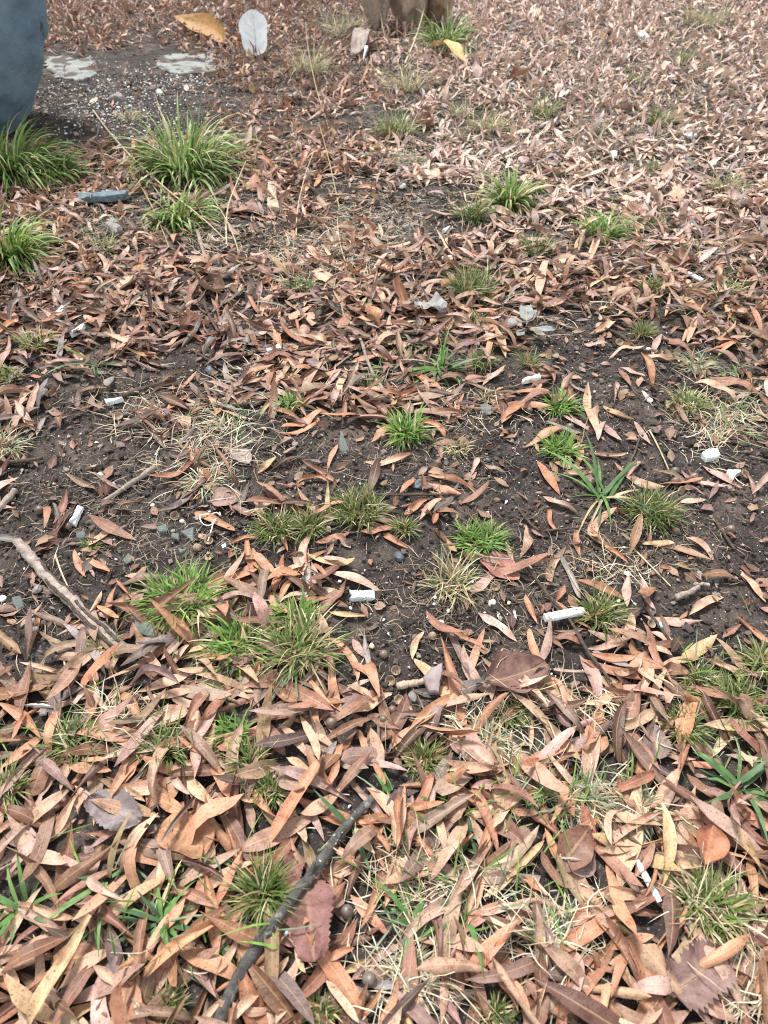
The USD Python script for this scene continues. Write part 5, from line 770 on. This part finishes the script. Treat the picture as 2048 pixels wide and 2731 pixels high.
field('dry_straw', 'loose pale straw and dead grass blades over the litter', [(950, 620, 170, 110, 900), (870, 730, 190, 80, 600), (740, 660, 160, 90, 300), (500, 1120, 190, 90, 300), (560, 1220, 130, 90, 170), (1930, 1110, 110, 90, 420), (1100, 2360, 110, 90, 100), (1260, 2400, 110, 80, 100), (1580, 2130, 150, 60, 130), (320, 1920, 120, 60, 110), (900, 160, 230, 120, 800), (1150, 420, 220, 120, 700), (1450, 450, 300, 150, 900),
    (760, 400, 160, 160, 260), (1700, 640, 200, 80, 260), (1920, 700, 120, 120, 240), (1700, 250, 330, 230, 3200), (1500, 130, 400, 130, 2200), (1250, 180, 200, 120, 500), (1900, 480, 160, 200, 500), (1420, 820, 150, 60, 150), (1210, 1080, 160, 60, 120), (1290, 1940, 110, 70, 120), (1560, 1890, 180, 60, 150), (1480, 2480, 110, 110, 130), (1900, 2420, 120, 90, 110), (1000, 2290, 110, 60, 50), (700, 1000, 90, 70, 120), (560, 560, 120, 120, 260), (140, 470, 180, 50, 420), (520, 490, 150, 50, 320), (490, 620, 130, 40, 260), (60, 720, 130, 50, 260), (200, 590, 180, 70, 240), (1640, 1500, 120, 80, 80), (1080, 2620, 160, 80, 100), (2000, 2640, 60, 90, 90)],
    77, [(0.58, 0.52, 0.41), (0.5, 0.42, 0.3), (0.64, 0.6, 0.51), (0.4, 0.32, 0.22)], (0.018, 0.075), (0.0007, 0.0018), (0.12, 0.3), 0.75, 2600)
field('sparse_grass', 'sparse short green grass blades coming through the litter', [(1500, 500, 400, 250, 500), (1250, 330, 260, 130, 300), (1050, 240, 160, 160, 300), (1700, 250, 330, 200, 1100), (1850, 60, 220, 80, 500), (300, 620, 200, 80, 160), (600, 1120, 120, 80, 60), (1130, 960, 140, 60, 90), (1920, 800, 130, 200, 160), (1500, 2120, 250, 80, 130), (1200, 2380, 250, 140, 100), (650, 1720, 200, 140, 110), (300, 1960, 240, 60, 90), (1950, 1880, 110, 130, 140), (500, 2450, 300, 160, 60), (1960, 1060, 80, 120, 80)],
    78, GREEN['mid'] + GREEN['bright'] + GREEN['gray'], (0.02, 0.06), (0.0012, 0.0028), (0.6, 0.35), 0.2, 700)
field('rootlets', 'fine roots, stem bits and thin fibres on the bare soil', [(300, 1300, 260, 130, 420), (420, 1450, 300, 90, 380), (900, 1230, 330, 90, 420), (1250, 1230, 230, 120, 260), (1680, 1050, 300, 130, 420), (1760, 1440, 320, 140, 520), (1150, 1620, 200, 160, 380), (1350, 1560, 180, 180, 300), (300, 1060, 200, 90, 260), (330, 580, 160, 50, 200), (80, 1620, 110, 110, 120)], 79, [(0.1, 0.075, 0.06), (0.17, 0.13, 0.1), (0.28, 0.22, 0.17), (0.4, 0.33, 0.25)], (0.008, 0.04), (0.0005, 0.0014), (0.03, 0.12), 0.9)
def grains(name, lab, m, seed, n, size, where):
    r = np.random.default_rng(seed); protos = UsdGeom.PointInstancer.Define(stage, '/World/' + name); rel = protos.CreatePrototypesRel()
    for k in range(4):
        p = trimesh.creation.icosphere(1 if k % 2 else 0); V = np.array(p.vertices) * (1 + 0.9 * (r.random((len(p.vertices), 1)) - 0.5)) * [1, r.uniform(.5, 1), r.uniform(.4, .75)]
        path = f'/World/{name}/grain' + (f'_{k:03d}' if k else ''); me = usdkit.mesh(stage, path, (V, np.array(p.faces)), m); rel.AddTarget(path)
    g = where(r, n); n = len(g); s = np.exp(r.normal(math.log(size), 0.45, n)).clip(size * .4, size * 3.2)
    g[:, 2] = terrain(g[:, 0], g[:, 1]) + s * 0.2 + 0.0005
    a = r.uniform(0, 2 * PI, n); protos.CreatePositionsAttr(Vt.Vec3fArray.FromNumpy(g.astype(np.float32)))
    protos.CreateOrientationsAttr(Vt.QuathArray([Gf.Quath(float(math.cos(t / 2)), 0, 0, float(math.sin(t / 2))) for t in a]))
    protos.CreateScalesAttr(Vt.Vec3fArray.FromNumpy(np.repeat(s[:, None], 3, 1).astype(np.float32))); protos.CreateProtoIndicesAttr(Vt.IntArray.FromNumpy(r.integers(0, 4, n).astype(np.int32)))
    tag(protos.GetPrim(), lab, None, None, 'stuff')
def on_soil(r, n, far=3.6):
    y = r.uniform(0.05, far, n * 6); x = r.uniform(-2.3, 2.3, n * 6); ok = np.abs(x) < 0.6 + 0.5 * y; x, y = x[ok], y[ok]; q = project(np.stack([x, y, 0 * x], -1)); ok = r.random(len(x)) < (1.02 - cover(q[:, 0], q[:, 1])) * np.clip(1.9 / (y + .3), .1, 1); return np.stack([x, y, 0 * x], -1)[ok][:n]
def on_grit(r, n):
    k = r.integers(0, 4, n); c = np.array([(300, 285), (250, 240), (480, 215), (390, 320)])[k]; q = c + r.normal(0, 1, (n, 2)) * np.array([(120, 45), (90, 50), (70, 22), (90, 50)])[k]; q = q[q[:, 1] > 120]; return at(q[:, 0], q[:, 1])
grains('soil_crumbs', 'loose dark soil crumbs and tiny stones', M['crumb'], 31, 26000, 0.0017, on_soil)
grains('soil_clods', 'small clods on the bare soil', M['crumb'], 32, 2200, 0.0028, on_soil)
grains('pale_specks', 'pale grains scattered over the bare soil', M['grit'], 33, 2400, 0.0011, on_soil)
grains('white_grit', 'white gravel grit on the gritty soil beside the stone block', M['grit'], 34, 1900, 0.0021, on_grit)
